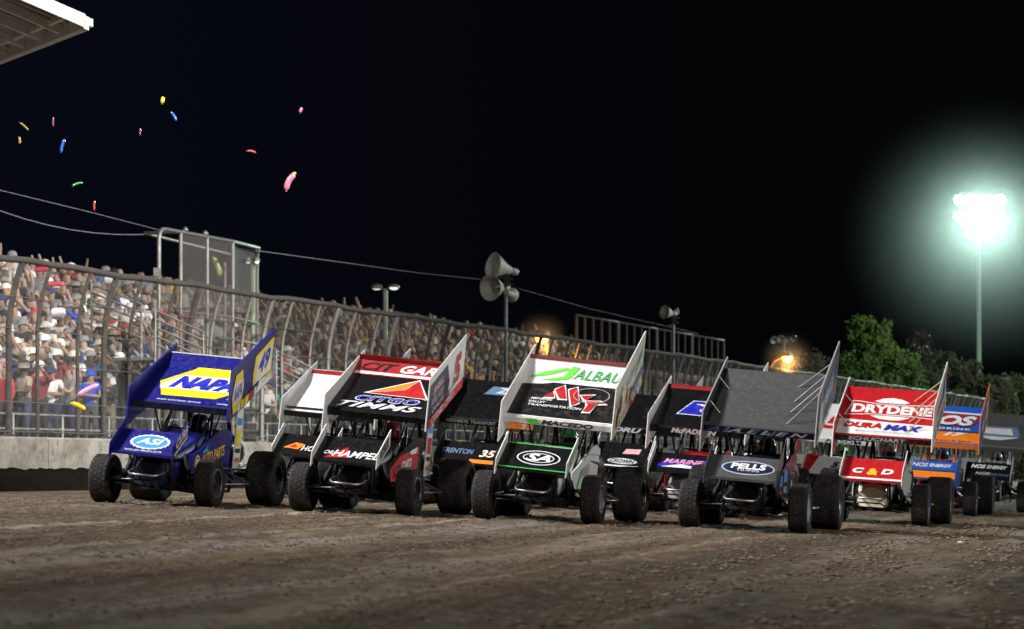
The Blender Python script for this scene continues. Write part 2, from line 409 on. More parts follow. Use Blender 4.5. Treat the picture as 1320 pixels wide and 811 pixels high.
# ------------------------------------------------------------------ grandstand
R0, DR, DZ, Z0, NR = 2.2, .80, .36, CZ+.42, 10
def make_stand(name, s0, s1, rows, label, back=True, r0=R0):
    rt = empty(name, W(s0, r0, Z0), label, 'grandstand')
    O = rt.location
    for k in range(rows):
        m = MB(); r = r0+DR*k; z = Z0+DZ*k
        def plank(ra, rb, za, zb):
            vs = [W(s, rr, zz)-O for s in (s0, s1) for rr, zz in ((ra, za), (rb, za), (rb, zb), (ra, zb))]
            m.add(vs, [(0, 1, 2, 3), (7, 6, 5, 4), (0, 4, 5, 1), (1, 5, 6, 2), (2, 6, 7, 3), (3, 7, 4, 0)])
        plank(r-.30, r+.28, z-.05, z)               # foot board
        plank(r+.30, r+.52, z+.38, z+.43)           # seat
        plank(r+.285, r+.30, z-.05, z+.24)          # riser
        m.build('bench_row', mat('bench_alu', (.30, .29, .28), .5, .5, var=.4, scale=3), rt)
    m = MB(); n = int((s1-s0)/2.4)
    for i in range(n+1):
        s = s0+(s1-s0)*i/n
        for r in (r0, r0+DR*rows/2, r0+DR*rows):
            zt = Z0+DZ*(r-r0)/DR
            m.tube([W(s, r, GB-.2)-O, W(s, r, zt-.06)-O], .04, 6)
    m.build('support_frame', steel_dark, rt)
    if back:
        r = r0+DR*rows+.1; z = Z0+DZ*rows
        m = MB()
        q = s0
        while q < s1-2:
            m.tube([W(q, r, z-.2)-O, W(q, r, z+1.05)-O, W(q+1.9, r, z+1.05)-O, W(q+1.9, r, z-.2)-O], .025, 6)
            m.tube([W(q, r, z+.6)-O, W(q+1.9, r, z+.6)-O], .02, 6); q += 2.5
        m.build('back_rail', steel_dark, rt)
    m = MB(); q = s0
    for zz in (.67, .38, .12): m.tube([W(s0, r0-.75, Z0+zz)-O, W(s1, r0-.75, Z0+zz)-O], .025, 6)
    while q < s1:
        m.tube([W(q, r0-.75, Z0-.8)-O, W(q, r0-.75, Z0+.67)-O], .025, 6); q += 2.2
    m.build('front_rail', alu, rt)
    return rt
make_stand('grandstand', -12, 70, NR, 'long bleacher packed with fans running behind the whole catch fence')

def stair_rail(sa, ra, n, up, label, mt, zoff=0):
    """handrail of parallel tubes running down an aisle"""
    rt = empty('aisle_handrail', W(sa, ra, Z0), label, 'handrail', 'aisle handrails of the grandstand'); O = rt.location
    r1 = ra+DR*n; za = Z0+DZ*(ra-R0)/DR; zb = Z0+DZ*(r1-R0)/DR
    for i in range(4):
        m = MB(); h = .25+i*.24+zoff
        m.tube([W(sa, ra, za+h)-O, W(sa+up, r1, zb+h)-O], .022, 6); m.build('rail', mt, rt)
    for t in (0, .5, 1):
        m = MB(); r = ra+(r1-ra)*t
        m.tube([W(sa+up*t, r, za+(zb-za)*t)-O, W(sa+up*t, r, za+(zb-za)*t+1.0+zoff)-O], .03, 6); m.build('post', mt, rt)
for (pxa, pya, pxb, pyb, la) in ((118, 366, 182, 392, 'grey aisle handrail high in the crowd near the left end of the stand'),
                                 (200, 400, 262, 428, 'row of pale aisle rails sloping down left of the flag stand'),
                                 (356, 452, 402, 474, 'white slatted stair railing behind the blue car wing'),):
    rt = empty('aisle_handrail', P(pxb, pyb+30, 62), la, 'handrail', 'aisle handrails of the grandstand')
    Ya = 61.0 if pxa < 300 else 70.0; Yb = Ya+1.5
    for i in range(5):
        m = MB(); m.tube([P(pxa, pya+i*11, Ya)-rt.location, P(pxb, pyb+i*11, Yb)-rt.location], .022, 6); m.build('rail', alu if pxa > 300 else steel, rt)
    for t in (0, 1):
        m = MB(); a = P(pxa, pya, Ya).lerp(P(pxb, pyb, Yb), t); b = a-Vector((0, 0, 1.15)); m.tube([a-rt.location, b-rt.location], .026, 6); m.build('post', alu if pxa > 300 else steel, rt)

# ------------------------------------------------------------------ spectators
SKEL = ['pelvis', 'chest', 'neck', 'head', 'crown', 'shl', 'ell', 'hal', 'fil', 'shr', 'elr', 'har', 'fir', 'hil', 'knl', 'fol', 'tol', 'hir', 'knr', 'for', 'tor']
def pose_pts(arm_l, arm_r, lean=0, seat=False):
    p = {}
    p['pelvis'] = Vector((0, 0, .96)); p['chest'] = Vector((0, -.02+lean*.3, 1.32)); p['neck'] = Vector((0, lean*.45, 1.50)); p['head'] = Vector((0, -.03+lean*.5, 1.60)); p['crown'] = Vector((0, -.01+lean*.5, 1.71))
    for s, a, e in ((1, arm_l, 'l'), (-1, arm_r, 'r')):
        p['sh'+e] = Vector((s*.19, lean*.4, 1.43))
        el, ha = a
        p['el'+e] = Vector((s*el[0], el[1]+lean*.4, el[2])); p['ha'+e] = Vector((s*ha[0], ha[1]+lean*.4, ha[2]))
        d = (p['ha'+e]-p['el'+e]).normalized(); p['fi'+e] = p['ha'+e]+d*.09
        p['hi'+e] = Vector((s*.10, 0, .90)); p['kn'+e] = Vector((s*.11, -.03, .50)); p['fo'+e] = Vector((s*.12, .02, .07)); p['to'+e] = Vector((s*.13, -.15, .035))
    return p
RAD = dict(pelvis=(.155, .115), chest=(.185, .12), neck=(.065, .065), head=(.085, .10), crown=(.06, .075), sh=(.075, .075), el=(.047, .047), ha=(.035, .032), fi=(.034, .022), hi=(.10, .10), kn=(.062, .065), fo=(.045, .05), to=(.045, .03))
EDG = [('pelvis', 'chest'), ('chest', 'neck'), ('neck', 'head'), ('head', 'crown'), ('chest', 'shl'), ('shl', 'ell'), ('ell', 'hal'), ('hal', 'fil'), ('chest', 'shr'), ('shr', 'elr'), ('elr', 'har'), ('har', 'fir'),
       ('pelvis', 'hil'), ('hil', 'knl'), ('knl', 'fol'), ('fol', 'tol'), ('pelvis', 'hir'), ('hir', 'knr'), ('knr', 'for'), ('for', 'tor')]
down = ((.25, .02, 1.16), (.24, -.08, .92)); up = ((.27, -.10, 1.62), (.22, -.16, 1.88)); fist = ((.30, -.16, 1.50), (.24, -.22, 1.74))
clap = ((.24, -.16, 1.20), (.05, -.34, 1.36)); phone = ((.24, -.20, 1.36), (.07, -.34, 1.60)); fold = ((.27, -.08, 1.17), (.02, -.27, 1.20)); hip = ((.36, .04, 1.2), (.20, -.08, 1.02))
POSES = [('arms down', down, down), ('both arms raised', up, up), ('one fist raised', fist, down), ('clapping', clap, clap), ('holding up a phone', phone, phone), ('arms folded', fold, fold), ('one arm up, the other bent', clap, up), ('hand on hip', down, hip)]

skin_m = bpy.data.materials.new('skin'); skin_m.use_nodes = True
def objcol(name, lo=None):
    m = bpy.data.materials.new(name); m.use_nodes = True; n = m.node_tree; b = n.nodes['Principled BSDF']; oi = n.nodes.new('ShaderNodeObjectInfo')
    b.inputs['Roughness'].default_value = .85
    if lo is None: n.links.new(oi.outputs['Color'], b.inputs['Base Color'])
    else:
        cr = n.nodes.new('ShaderNodeValToRGB'); n.links.new(oi.outputs['Random'], cr.inputs[0]); cr.color_ramp.interpolation = 'CONSTANT'
        for i, c in enumerate(lo):
            e = cr.color_ramp.elements[i] if i < 2 else cr.color_ramp.elements.new(i/len(lo)); e.position = i/len(lo); e.color = (*c, 1)
        n.links.new(cr.outputs[0], b.inputs['Base Color'])
    return m
SKINS = [(.35, .235, .175), (.29, .19, .145), (.38, .27, .215), (.23, .15, .11), (.33, .22, .17), (.12, .075, .05)]
PANTS = [(.03, .04, .08), (.05, .07, .13), (.02, .02, .022), (.16, .13, .09), (.08, .08, .08), (.04, .05, .09)]
HAIRS = [(.03, .018, .01), (.10, .055, .025), (.015, .012, .01), (.28, .19, .10), (.12, .1, .09)]
M_SKIN, M_SHIRT, M_PANTS, M_HAIR = objcol('spectator_skin', SKINS), objcol('spectator_shirt'), objcol('spectator_trousers', PANTS), objcol('spectator_hair', HAIRS)
M_SHOE = mat('spectator_shoe', (.05, .05, .05), .6)

def make_body(pose, sub, sleeve):
    nm, L_, R_ = pose; p = pose_pts(L_, R_, random.uniform(-.06, .02)); names = list(SKEL)
    me = bpy.data.meshes.new('person'); me.from_pydata([p[k] for k in names], [(names.index(a), names.index(b)) for a, b in EDG], [])
    o = bpy.data.objects.new('person', me); C.objects.link(o)
    md = o.modifiers.new('Skin', 'SKIN'); md.use_smooth_shade = True
    sv = me.skin_vertices[0].data
    for i, k in enumerate(names):
        r = RAD.get(k) or RAD[k[:2]]; sv[i].radius = r; sv[i].use_root = (i == 0)
    if sub: o.modifiers.new('Sub', 'SUBSURF').levels = sub
    bpy.context.view_layer.update()
    dg = bpy.context.evaluated_depsgraph_get()
    m2 = bpy.data.meshes.new_from_object(o.evaluated_get(dg))
    bpy.data.objects.remove(o)
    m2.materials.clear()
    for mm in (M_SKIN, M_SHIRT, M_PANTS, M_HAIR, M_SHOE): m2.materials.append(mm)
    segs = [(p[a], p[b], a, b) for a, b in EDG]
    for f in m2.polygons:
        c = f.center; best = None
        for a, b, na, nb in segs:
            ab = b-a; t = max(0, min(1, (c-a).dot(ab)/max(1e-9, ab.length_squared))); d = (c-a-ab*t).length
            if best is None or d < best[0]: best = (d, na, nb, t)
        _, na, nb, t = best; idx = 1
        if nb == 'crown' or (na == 'neck' and nb == 'head') : idx = 0
        if nb == 'neck' and t > .75: idx = 0
        if na in ('ell', 'elr'): idx = 0 if (sleeve == 0 or t > .85) else 1
        if na in ('hal', 'har'): idx = 0
        if na[:2] == 'sh' and sleeve == 0 and t > .6: idx = 0
        if na[:2] in ('hi', 'kn') or nb[:2] == 'hi' or (na == 'pelvis' and nb == 'chest' and c.z < .97): idx = 2
        if na[:2] == 'fo': idx = 4
        if c.z > 1.60 and (c.y > p['head'].y+.03 or c.z > 1.70) and abs(c.x) < .13 and nb in ('crown', 'head'): idx = 3
        f.material_index = idx; f.use_smooth = True
    m2.name = 'person'
    return m2

BODIES = []; LOW = []
for i, ps in enumerate(POSES):
    for sl in (0, 1) if i in (0, 3, 4, 1) else (0,):
        BODIES.append((ps[0], sl, make_body(ps, 1, sl)))
        LOW.append(make_body(ps, 0, sl))

def cap_mesh(kind):
    m = MB()
    if kind == 'cap':
        m.lathe([(.118, 0), (.116, .05), (.09, .10), (.04, .125), (.0, .13)], (0, 0, 0), (0, 0, 1), 14)
        m.add([(-.09, -.09, .012), (.09, -.09, .012), (.07, -.20, -.01), (-.07, -.20, -.01), (-.09, -.09, .0), (.09, -.09, .0), (.07, -.20, -.02), (-.07, -.20, -.02)], [(0, 1, 2, 3), (4, 7, 6, 5), (0, 4, 5, 1), (1, 5, 6, 2), (2, 6, 7, 3), (3, 7, 4, 0)])
    else:
        m.lathe([(.22, .01), (.20, .0), (.12, .01), (.118, .07), (.10, .12), (.0, .125)], (0, 0, 0), (0, 0, 1), 16)
    o = m.build(kind, M_SHIRT); me = o.data; bpy.data.objects.remove(o); return me
CAP, HAT = cap_mesh('cap'), cap_mesh('hat')

SHIRTS = [('white', (.72, .71, .69), 10), ('black', (.015, .015, .018), 13), ('grey', (.22, .22, .23), 11), ('tan', (.26, .22, .17), 3), ('red', (.42, .04, .045), 2), ('navy', (.03, .045, .14), 5), ('royal blue', (.02, .07, .50), 1),
          ('pink', (.50, .30, .32), 1), ('light blue', (.30, .44, .60), 3), ('olive', (.18, .17, .10), 4), ('orange', (.55, .18, .05), 1), ('yellow', (.70, .50, .03), 1), ('maroon', (.20, .03, .04), 3), ('brown', (.10, .07, .05), 4), ('cream', (.58, .55, .48), 4), ('green', (.05, .25, .10), 1)]
SW = [s[2] for s in SHIRTS]
ORD = ['front', 'second', 'third', 'fourth', 'fifth', 'sixth', 'seventh', 'eighth', 'ninth', 'tenth']
rnd = random.Random(21)
spots = []
def add_spots(s0, s1, rows, dens):
    for k in range(rows):
        s = s0+rnd.uniform(0, .4)
        while s < s1:
            if rnd.random() < dens: spots.append((s, R0+DR*k+rnd.uniform(-.12, .12), Z0+DZ*k+rnd.choice((0, 0, 0, 0, .02)), k))
            s += rnd.uniform(.40, .56)
add_spots(-11.5, 52, NR, .96)
add_spots(52, 70, NR, .8)
# a few heads in the row above the back rail
def visible(s, r):
    p = W(s, r); px = 660+FPX*p.x/p.y; return -260 < px < 1000, px
cand = []
for q in spots:
    ok, px = visible(q[0], q[1])
    if ok and not (q[3] < 7 and 268 < px < 296 and rnd.random() < .7): cand.append((q, px))
posts_px = [(660+FPX*W(-7.6+4.15*i).x/W(-7.6+4.15*i).y, i) for i in range(30)]
cand.sort(key=lambda c: W(c[0][0], c[0][1]).y*(1+.0*c[0][3]))
# the nearest spectators are people of their own
heroes = {0: ('royal blue', 5, 'cap', 'royal blue'), }
used = {}
def bay(px):
    left = [i for x, i in posts_px if x < px and x > -40]
    return len(left)
BAY = ['left of the first thick fence post', 'past the first thick fence post', 'past the second thick fence post', 'past the third thick fence post', 'past the fourth thick fence post', 'past the fifth thick fence post', 'past the sixth thick fence post', 'past the seventh thick fence post']
colors_attr = []
seen = [c for c in cand if c[1] > -8]; named = seen[:288]; rest = seen[288:]+[c for c in cand if c[1] <= -8]
HERO = [(32, 'tan', 5, 'hat', 'tan'), (66, 'white', 5, 'cap', 'navy'), (117, 'royal blue', 5, 'cap', 'royal blue'), (139, 'black', 3, 'cap', 'grey'), (8, 'red', 0, None, None), (92, 'grey', 3, None, None), (50, 'maroon', 4, 'cap', 'white')]
front = sorted([c for c in named if c[0][3] == 0 and c[1] < 175], key=lambda c: c[1])
for c in front: named.remove(c)
hero_c = []
for px, shirt, pose, hd, hc in HERO:
    s = s_px(px, R0); hero_c.append(((s, R0, Z0, 0), px, shirt, pose, hd, hc))
lab_used = set(); seen_base = set(); shade_cols = dict((a, b) for a, b, c in SHIRTS)
def place_person(q, px, shirt=None, pose=None, hd='?', hc=None, lab=None):
    s, r, z, k = q
    cands_ = [b for b in BODIES if pose is None or b[0] == POSES[pose][0]]
    nm, sl, me = rnd.choice(cands_) if pose is not None else BODIES[rnd.choice([0, 0, 1, 1, 2, 4, 5, 5, 6, 6, 7, 7, 8, 8, 9, 9, 10, 11, 11])]
    if shirt is None: shirt = rnd.choices(SHIRTS, SW)[0][0]
    col = shade_cols[shirt]; f = rnd.uniform(.8, 1.15)
    o = bpy.data.objects.new('person', me); C.objects.link(o)
    o.color = (min(1, col[0]*f), min(1, col[1]*f), min(1, col[2]*f), 1)
    o.location = W(s, r, z); sc = rnd.uniform(.93, 1.05); o.scale = (sc*rnd.uniform(.98, 1.15), sc*1.05, sc)
    o.rotation_euler = (0, 0, math.pi*0-R(20)+rnd.uniform(-.7, .5))
    if hd == '?': hd = rnd.choices([None, 'cap', 'hat'], [5, 4, .6])[0]
    hcol = ''
    if hd:
        if hc is None: hc = rnd.choice(['white', 'black', 'tan', 'navy', 'tan', 'grey', 'cream', 'white', 'red', 'black', 'grey', 'brown'])
        h = bpy.data.objects.new(hd, CAP if hd == 'cap' else HAT); C.objects.link(h); h.parent = o; h.location = (0, -.02, 1.655)
        cc = shade_cols[hc]; h.color = (*cc, 1); hcol = ' and '+hc+' '+hd
    sl_t = 'long sleeved shirt' if sl else 'T-shirt'
    for _ in range(40):
        if lab or f'{shirt} {sl_t}{hcol}, {nm}, {ORD[k]} row, {BAY[min(7, bay(px))]}' not in seen_base: break
        nm, sl, me = rnd.choice(BODIES); o.data = me; shirt = rnd.choice(SHIRTS)[0]; col = shade_cols[shirt]; o.color = (*col, 1); sl_t = 'long sleeved shirt' if sl else 'T-shirt'
    seen_base.add(f'{shirt} {sl_t}{hcol}, {nm}, {ORD[k]} row, {BAY[min(7, bay(px))]}')
    label = lab or f'{shirt} {sl_t}{hcol}, {nm}, {ORD[k]} row, {BAY[min(7, bay(px))]}'
    ws = label.split()
    tries = 0
    base = label
    extra = ['beside the aisle', 'slightly taller build', 'slightly shorter build']
    o['label'] = label if len(ws) <= 16 else ' '.join(f'{shirt} shirt{hcol}, {nm}, {ORD[k]} row, {BAY[min(7, bay(px))]}'.replace(' thick', '').split()[:16])
    lab_used.add(o['label'])
    o['category'] = 'person'; o['group'] = 'spectators standing in the grandstand behind the fence'
    return o
HLAB = ['man in tan shirt and sun hat with folded arms, front row', 'man in white T-shirt, navy cap and jeans, arms folded, front row', 'man in royal blue T-shirt and blue cap holding a pink balloon', 'man in black shirt and grey cap clapping beside the royal blue shirt',
        'person in red T-shirt at the very left edge, front row', 'person in grey shirt clapping between the white and royal blue shirts', 'person in maroon shirt and white cap holding up a phone, front row']
for h, la in zip(hero_c, HLAB): place_person(h[0], h[1], h[2], h[3], h[4], h[5], la)
for c in named: place_person(c[0], c[1])

# all the farther spectators as one mass
def crowd_mass(items):
    V = []; F = []; COL = []; base = 0; starts = []
    cache = []
    for me in LOW:
        n = len(me.vertices); a = np.empty(n*3, 'f'); me.vertices.foreach_get('co', a); a = a.reshape(-1, 3)
        polys = [list(p.vertices) for p in me.polygons]; mi = [p.material_index for p in me.polygons]
        cache.append((a, polys, mi))
    for (q, px) in items:
        s, r, z, k = q; a, polys, mi = cache[rnd.choice([0, 0, 1, 1, 2, 4, 5, 5, 6, 6, 7, 7, 8, 8, 9, 9, 10, 11, 11])]
        th = -R(20)+rnd.uniform(-.7, .5); c_, s_ = math.cos(th), math.sin(th); sc = rnd.uniform(.92, 1.05)
        b = a*np.array([sc*1.1, sc*1.05, sc]); o = W(s, r, z)
        x = b[:, 0]*c_-b[:, 1]*s_+o.x; y = b[:, 0]*s_+b[:, 1]*c_+o.y; zz = b[:, 2]+o.z
        V.append(np.stack([x, y, zz], 1)); sh = rnd.choices(SHIRTS, SW)[0][1]; f = rnd.uniform(.7, 1.15)
        sk = rnd.choice(SKINS); pa = rnd.choice(PANTS); ha = rnd.choice(HAIRS) if rnd.random() < .6 else rnd.choice([(.7, .7, .68), (.03, .03, .03), (.4, .32, .22), (.25, .25, .25), (.03, .04, .12), (.45, .05, .05)])
        pal = [sk, tuple(min(1, v*f) for v in sh), pa, ha, (.05, .05, .05)]
        for p, i in zip(polys, mi): F.append([base+j for j in p]); COL.append(pal[i])
        base += len(a)
    V = np.concatenate(V)
    me = bpy.data.meshes.new('crowd'); me.from_pydata(V.tolist(), [], F)
    at = me.attributes.new('tint', 'FLOAT_COLOR', 'FACE'); arr = np.array([(*c, 1) for c in COL], 'f').ravel(); at.data.foreach_set('color', arr)
    me.polygons.foreach_set('use_smooth', [True]*len(F))
    m = bpy.data.materials.new('crowd_clothes'); m.use_nodes = True; n = m.node_tree; an = n.nodes.new('ShaderNodeAttribute'); an.attribute_name = 'tint'
    n.links.new(an.outputs['Color'], n.nodes['Principled BSDF'].inputs['Base Color']); n.nodes['Principled BSDF'].inputs['Roughness'].default_value = .9
    me.materials.append(m)
    o = bpy.data.objects.new('crowd', me); C.objects.link(o)
    tag(o, 'farther part of the packed crowd filling the bleachers behind the fence', 'crowd', None, 'stuff')
crowd_mass(rest)
for b in LOW: pass

# ------------------------------------------------------------------ flag stand, poles, lamps, cables
def flag_stand():
    sa, sb = s_px(205, 1.0), s_px(300, 1.0); s1 = s_px(233, 1.0)
    rt = empty('flag_stand', W(sa, 1.0, GB), 'tall flag stand cage of grey pipe with a woven screen rising above the fence', 'flag stand'); O = rt.location
    zt = z_px(232, 299, 1.0); zd = CZ+2.45; se = s_px(331, 1.45)
    def T(name, pts, r, mt=steel): m = MB(); m.tube([p-O for p in pts], r, 8); return m.build(name, mt, rt)
    def arch(a, b, r): return [W(a, r, GB-.2), W(a, r, zt-.25), W(a+.05, r, zt-.1), W(a+.15, r, zt-.02), W(a+.3, r, zt)]
    T('post', arch(sa, s1, 1.0)+[W(s1, 1.0, zt), W(sb, 1.0, zt)], .045, steel_pale)
    for s in (s1, (s1+sb)/2, sb): T('post', [W(s, 1.0, GB-.2), W(s, 1.0, zt)], .04, steel)
    T('post', [W(sb, 1.0, zt), W(se-.25, 1.3, zt+.02), W(se-.1, 1.4, zt-.1), W(se, 1.45, zt-.3), W(se, 1.45, GB-.2)], .045, steel)
    T('post', [W(se-.15, 2.2, zt-.3), W(se-.15, 2.2, GB-.2)], .035, steel)
    T('cross_rail', [W(s1, 1.0, zt), W(s1+.1, 1.9, zt), W(se-.1, 2.1, zt-.1)], .035, steel)
    for z in (zd+1.0, zd+.5, zd): T('cross_rail', [W(s1, 1.0, z), W(sb, 1.0, z), W(se, 1.45, z)], .03, steel)
    rows = [[W(s1+(sb-s1)*i/6, .99, z)-O for i in range(7)] for z in (zd-.6, zd+.6, zd+1.8, zt-.02)]
    sheet('woven_screen', rows, screen_mat, rt, [[((sb-s1)*i/6, z) for i in range(7)] for z in (zd-.6, zd+.6, zd+1.8, zt-.02)])
    rows = [[W(sb+(se-sb)*i/4, 1.0+.45*(i/4)**.7, z)-O for i in range(5)] for z in (zd+1.2, zd+1.8, zt-.35, zt-.02)]
    sheet('woven_screen', rows, screen_mat, rt, [[((se-sb)*i/4, z) for i in range(5)] for z in (zd+1.2, zd+1.8, zt-.35, zt-.02)])
    m = MB(); m.box((0, 0, 0), (.1, .1, .1)); m.v = []; m.f = []; m.mi = []; m.sm = []
    vs = [W(s, r, z)-O for s in (s1, se) for r, z in ((1.0, zd-.06), (2.6, zd-.06), (2.6, zd), (1.0, zd))]
    m.add(vs, [(0, 1, 2, 3), (7, 6, 5, 4), (0, 4, 5, 1), (1, 5, 6, 2), (2, 6, 7, 3), (3, 7, 4, 0)]); m.build('platform', steel, rt)
    T('brace', [W(s1+.3, .95, zd-1.6), W(sb+.1, .95, zd-.05)], .035, steel_pale)
    for i in range(6):
        T('step', [W(sb+.35, 1.2, GB+.3+.5*i), W(se+.1, 1.3, GB+.3+.5*i)], .04, steel_dark)
    c = MB(); p = W(sa-.1, 1.0, zt-.95)-O; c.box(p, (.14, .12, .18)); c.box(p+Vector((0, 0, -.15)), (.08, .08, .1)); c.build('junction_box', steel, rt)
    for i in (0, 1):
        q = MB(); q.lathe([(0, 0), (.06, .01), (.07, .05), (.04, .1), (0, .12)], W(s1+.25+1.1*i, 1.0, zt+.02)-O, (0, 0, 1), 10); q.build('beacon', steel_pale, rt)
flag_stand()

def added_lamp_glow(c, R_, dens, label):  # scattering sphere added round a lamp to imitate its glare
    m = bpy.data.materials.new('added_lamp_glow'); m.use_nodes = True; n = m.node_tree; n.nodes.clear(); L = n.links.new
    o = n.nodes.new('ShaderNodeOutputMaterial'); v = n.nodes.new('ShaderNodeVolumePrincipled'); v.inputs['Color'].default_value = (.9, .9, .9, 1); v.inputs['Anisotropy'].default_value = .2
    t = n.nodes.new('ShaderNodeTexCoord'); ln = n.nodes.new('ShaderNodeVectorMath'); ln.operation = 'LENGTH'; L(t.outputs['Object'], ln.inputs[0])
    r = n.nodes.new('ShaderNodeMapRange'); L(ln.outputs['Value'], r.inputs['Value']); r.inputs['From Min'].default_value = R_; r.inputs['From Max'].default_value = 0
    p = n.nodes.new('ShaderNodeMath'); p.operation = 'POWER'; L(r.outputs[0], p.inputs[0]); p.inputs[1].default_value = 1.6 if R_ > 5 else 3.2
    q = n.nodes.new('ShaderNodeMath'); q.operation = 'MULTIPLY'; L(p.outputs[0], q.inputs[0]); q.inputs[1].default_value = dens
    L(q.outputs[0], v.inputs['Density']); L(v.outputs[0], o.inputs['Volume'])
    bm = bmesh.new(); bmesh.ops.create_icosphere(bm, subdivisions=3, radius=R_); me = bpy.data.meshes.new('added_lamp_glow'); bm.to_mesh(me); bm.free(); me.materials.append(m)
    ob = bpy.data.objects.new('added_lamp_glow', me); C.objects.link(ob); ob.location = c; tag(ob, label, 'glow_volume', None, 'stuff'); return ob

lamp_pale = mat('frosted_globe', (.8, .8, .74), .3, emit=(1, 1, .88), es=1.1)
def twin_lamp(px, py, Y, d, label, zbot, heads=2):
    rt = empty('street_lamp', Vector(((px-660)/FPX*Y, Y, zbot)), label, 'lamp'); O = rt.location; top = P(px, py, Y)-O
    m = MB(); m.tube([(0, 0, 0), top], .06, 8); m.build('pole', mat('green_grey_pole', (.24, .28, .20), .5), rt)
    for sg in (-1, 1):
        c = top+Vector((sg*d*.75, -.12, .02))
        m = MB(); m.tube([top-Vector((0, 0, .05)), c], .03, 6); m.build('arm', steel_pale, rt)
        m = MB(); m.lathe([(.0, .1), (d*.25, .09), (d*.48, .04), (d*.52, 0), (d*.5, -.02), (d*.46, .0), (0, .02)], c, (0, .15*sg, 1), 20); h = m.build('lamp_head', steel, rt)
        m = MB(); m.lathe([(0, -.07), (d*.3, -.05), (d*.42, -.012)], c, (0, .15*sg, 1), 16); g = m.build('globe', lamp_pale, h)
twin_lamp(497, 372, 80, .30, 'double headed lamp on a pale green pole behind the stand', 2.5)
twin_lamp(326, 338, 71.5, .14, 'small double lamp beside the right edge of the flag stand', 2.2)

horn_m = mat('horn_grey', (.50, .49, .45), .45, .1, var=.3, scale=6)
def horn(c, aim, d, parent, mt=horn_m):
    aim = Vector(aim).normalized(); r = d/2
    m = MB(); m.lathe([(r, 0), (r*.97, -.01), (r*.80, -.12*d/.7), (r*.55, -.3*d/.7), (r*.35, -.45*d/.7), (r*.22, -.58*d/.7), (r*.2, -.62*d/.7), (r*.24, -.62*d/.7), (r*.4, -.45*d/.7), (r*.6, -.3*d/.7), (r*.85, -.12*d/.7), (r*1.03, 0)], c, aim, 28, closed=True)
    m.lathe([(0, -.3*d/.7), (r*.2, -.32*d/.7), (r*.24, -.42*d/.7), (r*.1, -.6*d/.7)], c, aim, 16)
    h = m.build('horn', mt, parent)
    m = MB(); m.lathe([(0, -.60*d/.7), (.085, -.60*d/.7), (.1, -.64*d/.7), (.1, -.78*d/.7), (.07, -.82*d/.7), (0, -.83*d/.7)], c, aim, 16); m.build('driver_unit', horn_m, h)
def horn_pole(px, Y, pys, d, aims, label, zbot):
    top = P(px, min(pys)+5, Y); rt = empty('horn_loudspeaker_pole', Vector((top.x, Y, zbot)), label, 'loudspeaker', 'horn loudspeakers on poles along the stand'); O = rt.location
    m = MB(); m.tube([(0, 0, 0), top-O], .05, 8); m.build('pole', steel_pale, rt)
    for (x, y), a in aims:
        horn(P(x, y, Y)-O+Vector((0, -.35 if a[1] < 0 else .25, 0)), a, d if a[1] < 0 else d*.55, rt)
    m = MB(); c = P(px, sum(pys)/len(pys)+10, Y)-O
    m.tube([c+Vector((-.3, -.2, .1)), c+Vector((.2, 0, .05))], .025, 6); m.tube([c+Vector((-.25, -.2, -.25)), c+Vector((.2, 0, -.1))], .025, 6); m.box(c+Vector((.05, -.02, 0)), (.16, .16, .3)); m.build('bracket', steel_dark, rt)
horn_pole(652, 85, (352,), .72, [((635, 343), (-.86, -.55, .22)), ((632, 372), (-.62, -.8, -.05)), ((660, 380), (.35, .93, -.12))], 'cluster of three big grey horn loudspeakers on a tall pole', 2.4)
horn_pole(868, 104, (402,), .46, [((856, 403), (-.75, -.65, .1)), ((874, 401), (.9, .3, .2))], 'pair of smaller horn loudspeakers on a pole behind the pipe railing', 2.4)

def sodium(px, py, Y, armdir, label, zbot, power, glow):
    p = P(px, py, Y); rt = empty('street_lamp', Vector((p.x+armdir, Y, zbot)), label, 'lamp', 'orange sodium lamps'); O = rt.location
    m = MB(); m.tube([(0, 0, 0), (0, 0, p.z-O.z-.55), (-armdir*.3, 0, p.z-O.z-.15), (-armdir*.85, 0, p.z-O.z+.05)], .06, 8); m.build('pole', mat('yellow_lit_post', (.09, .065, .03), .7), rt)
    m = MB(); m.lathe([(0, .2), (.14, .18), (.22, .08), (.24, .0)], p-O, (0, 0, 1), 18); m.build('lamp_head', steel, rt)
    m = MB(); m.lathe([(.21, 0), (.21, -.08), (.15, -.19), (0, -.25)], p-O, (0, 0, 1), 18); m.build('bulb', mat('sodium_glow', (1, .6, .2), .4, emit=(1, .42, .07), es=glow), rt)
    d = bpy.data.lights.new('sodium_light', 'POINT'); d.energy = power; d.color = (1, .45, .10); d.shadow_soft_size = .25
    lo = bpy.data.objects.new('sodium_light', d); C.objects.link(lo); lo.parent = rt; lo.location = p-O+Vector((0, -.3, -.45))
    added_lamp_glow(p+Vector((0, -.2, -.1)), 1.15*Y/100, .30, 'added glow volume round the '+label.split(' street')[0]+' lamp, '+('left one' if px < 800 else 'right one'))  # added volume, gives the bulb its orange halo
sodium(699, 433, 93, .18, 'orange sodium street lamp glowing above the fence left of the pipe railing', 1.0, 330, 9)
sodium(1015, 460, 120, -.75, 'orange sodium street lamp glowing behind the grey winged car', 1.0, 330, 9)

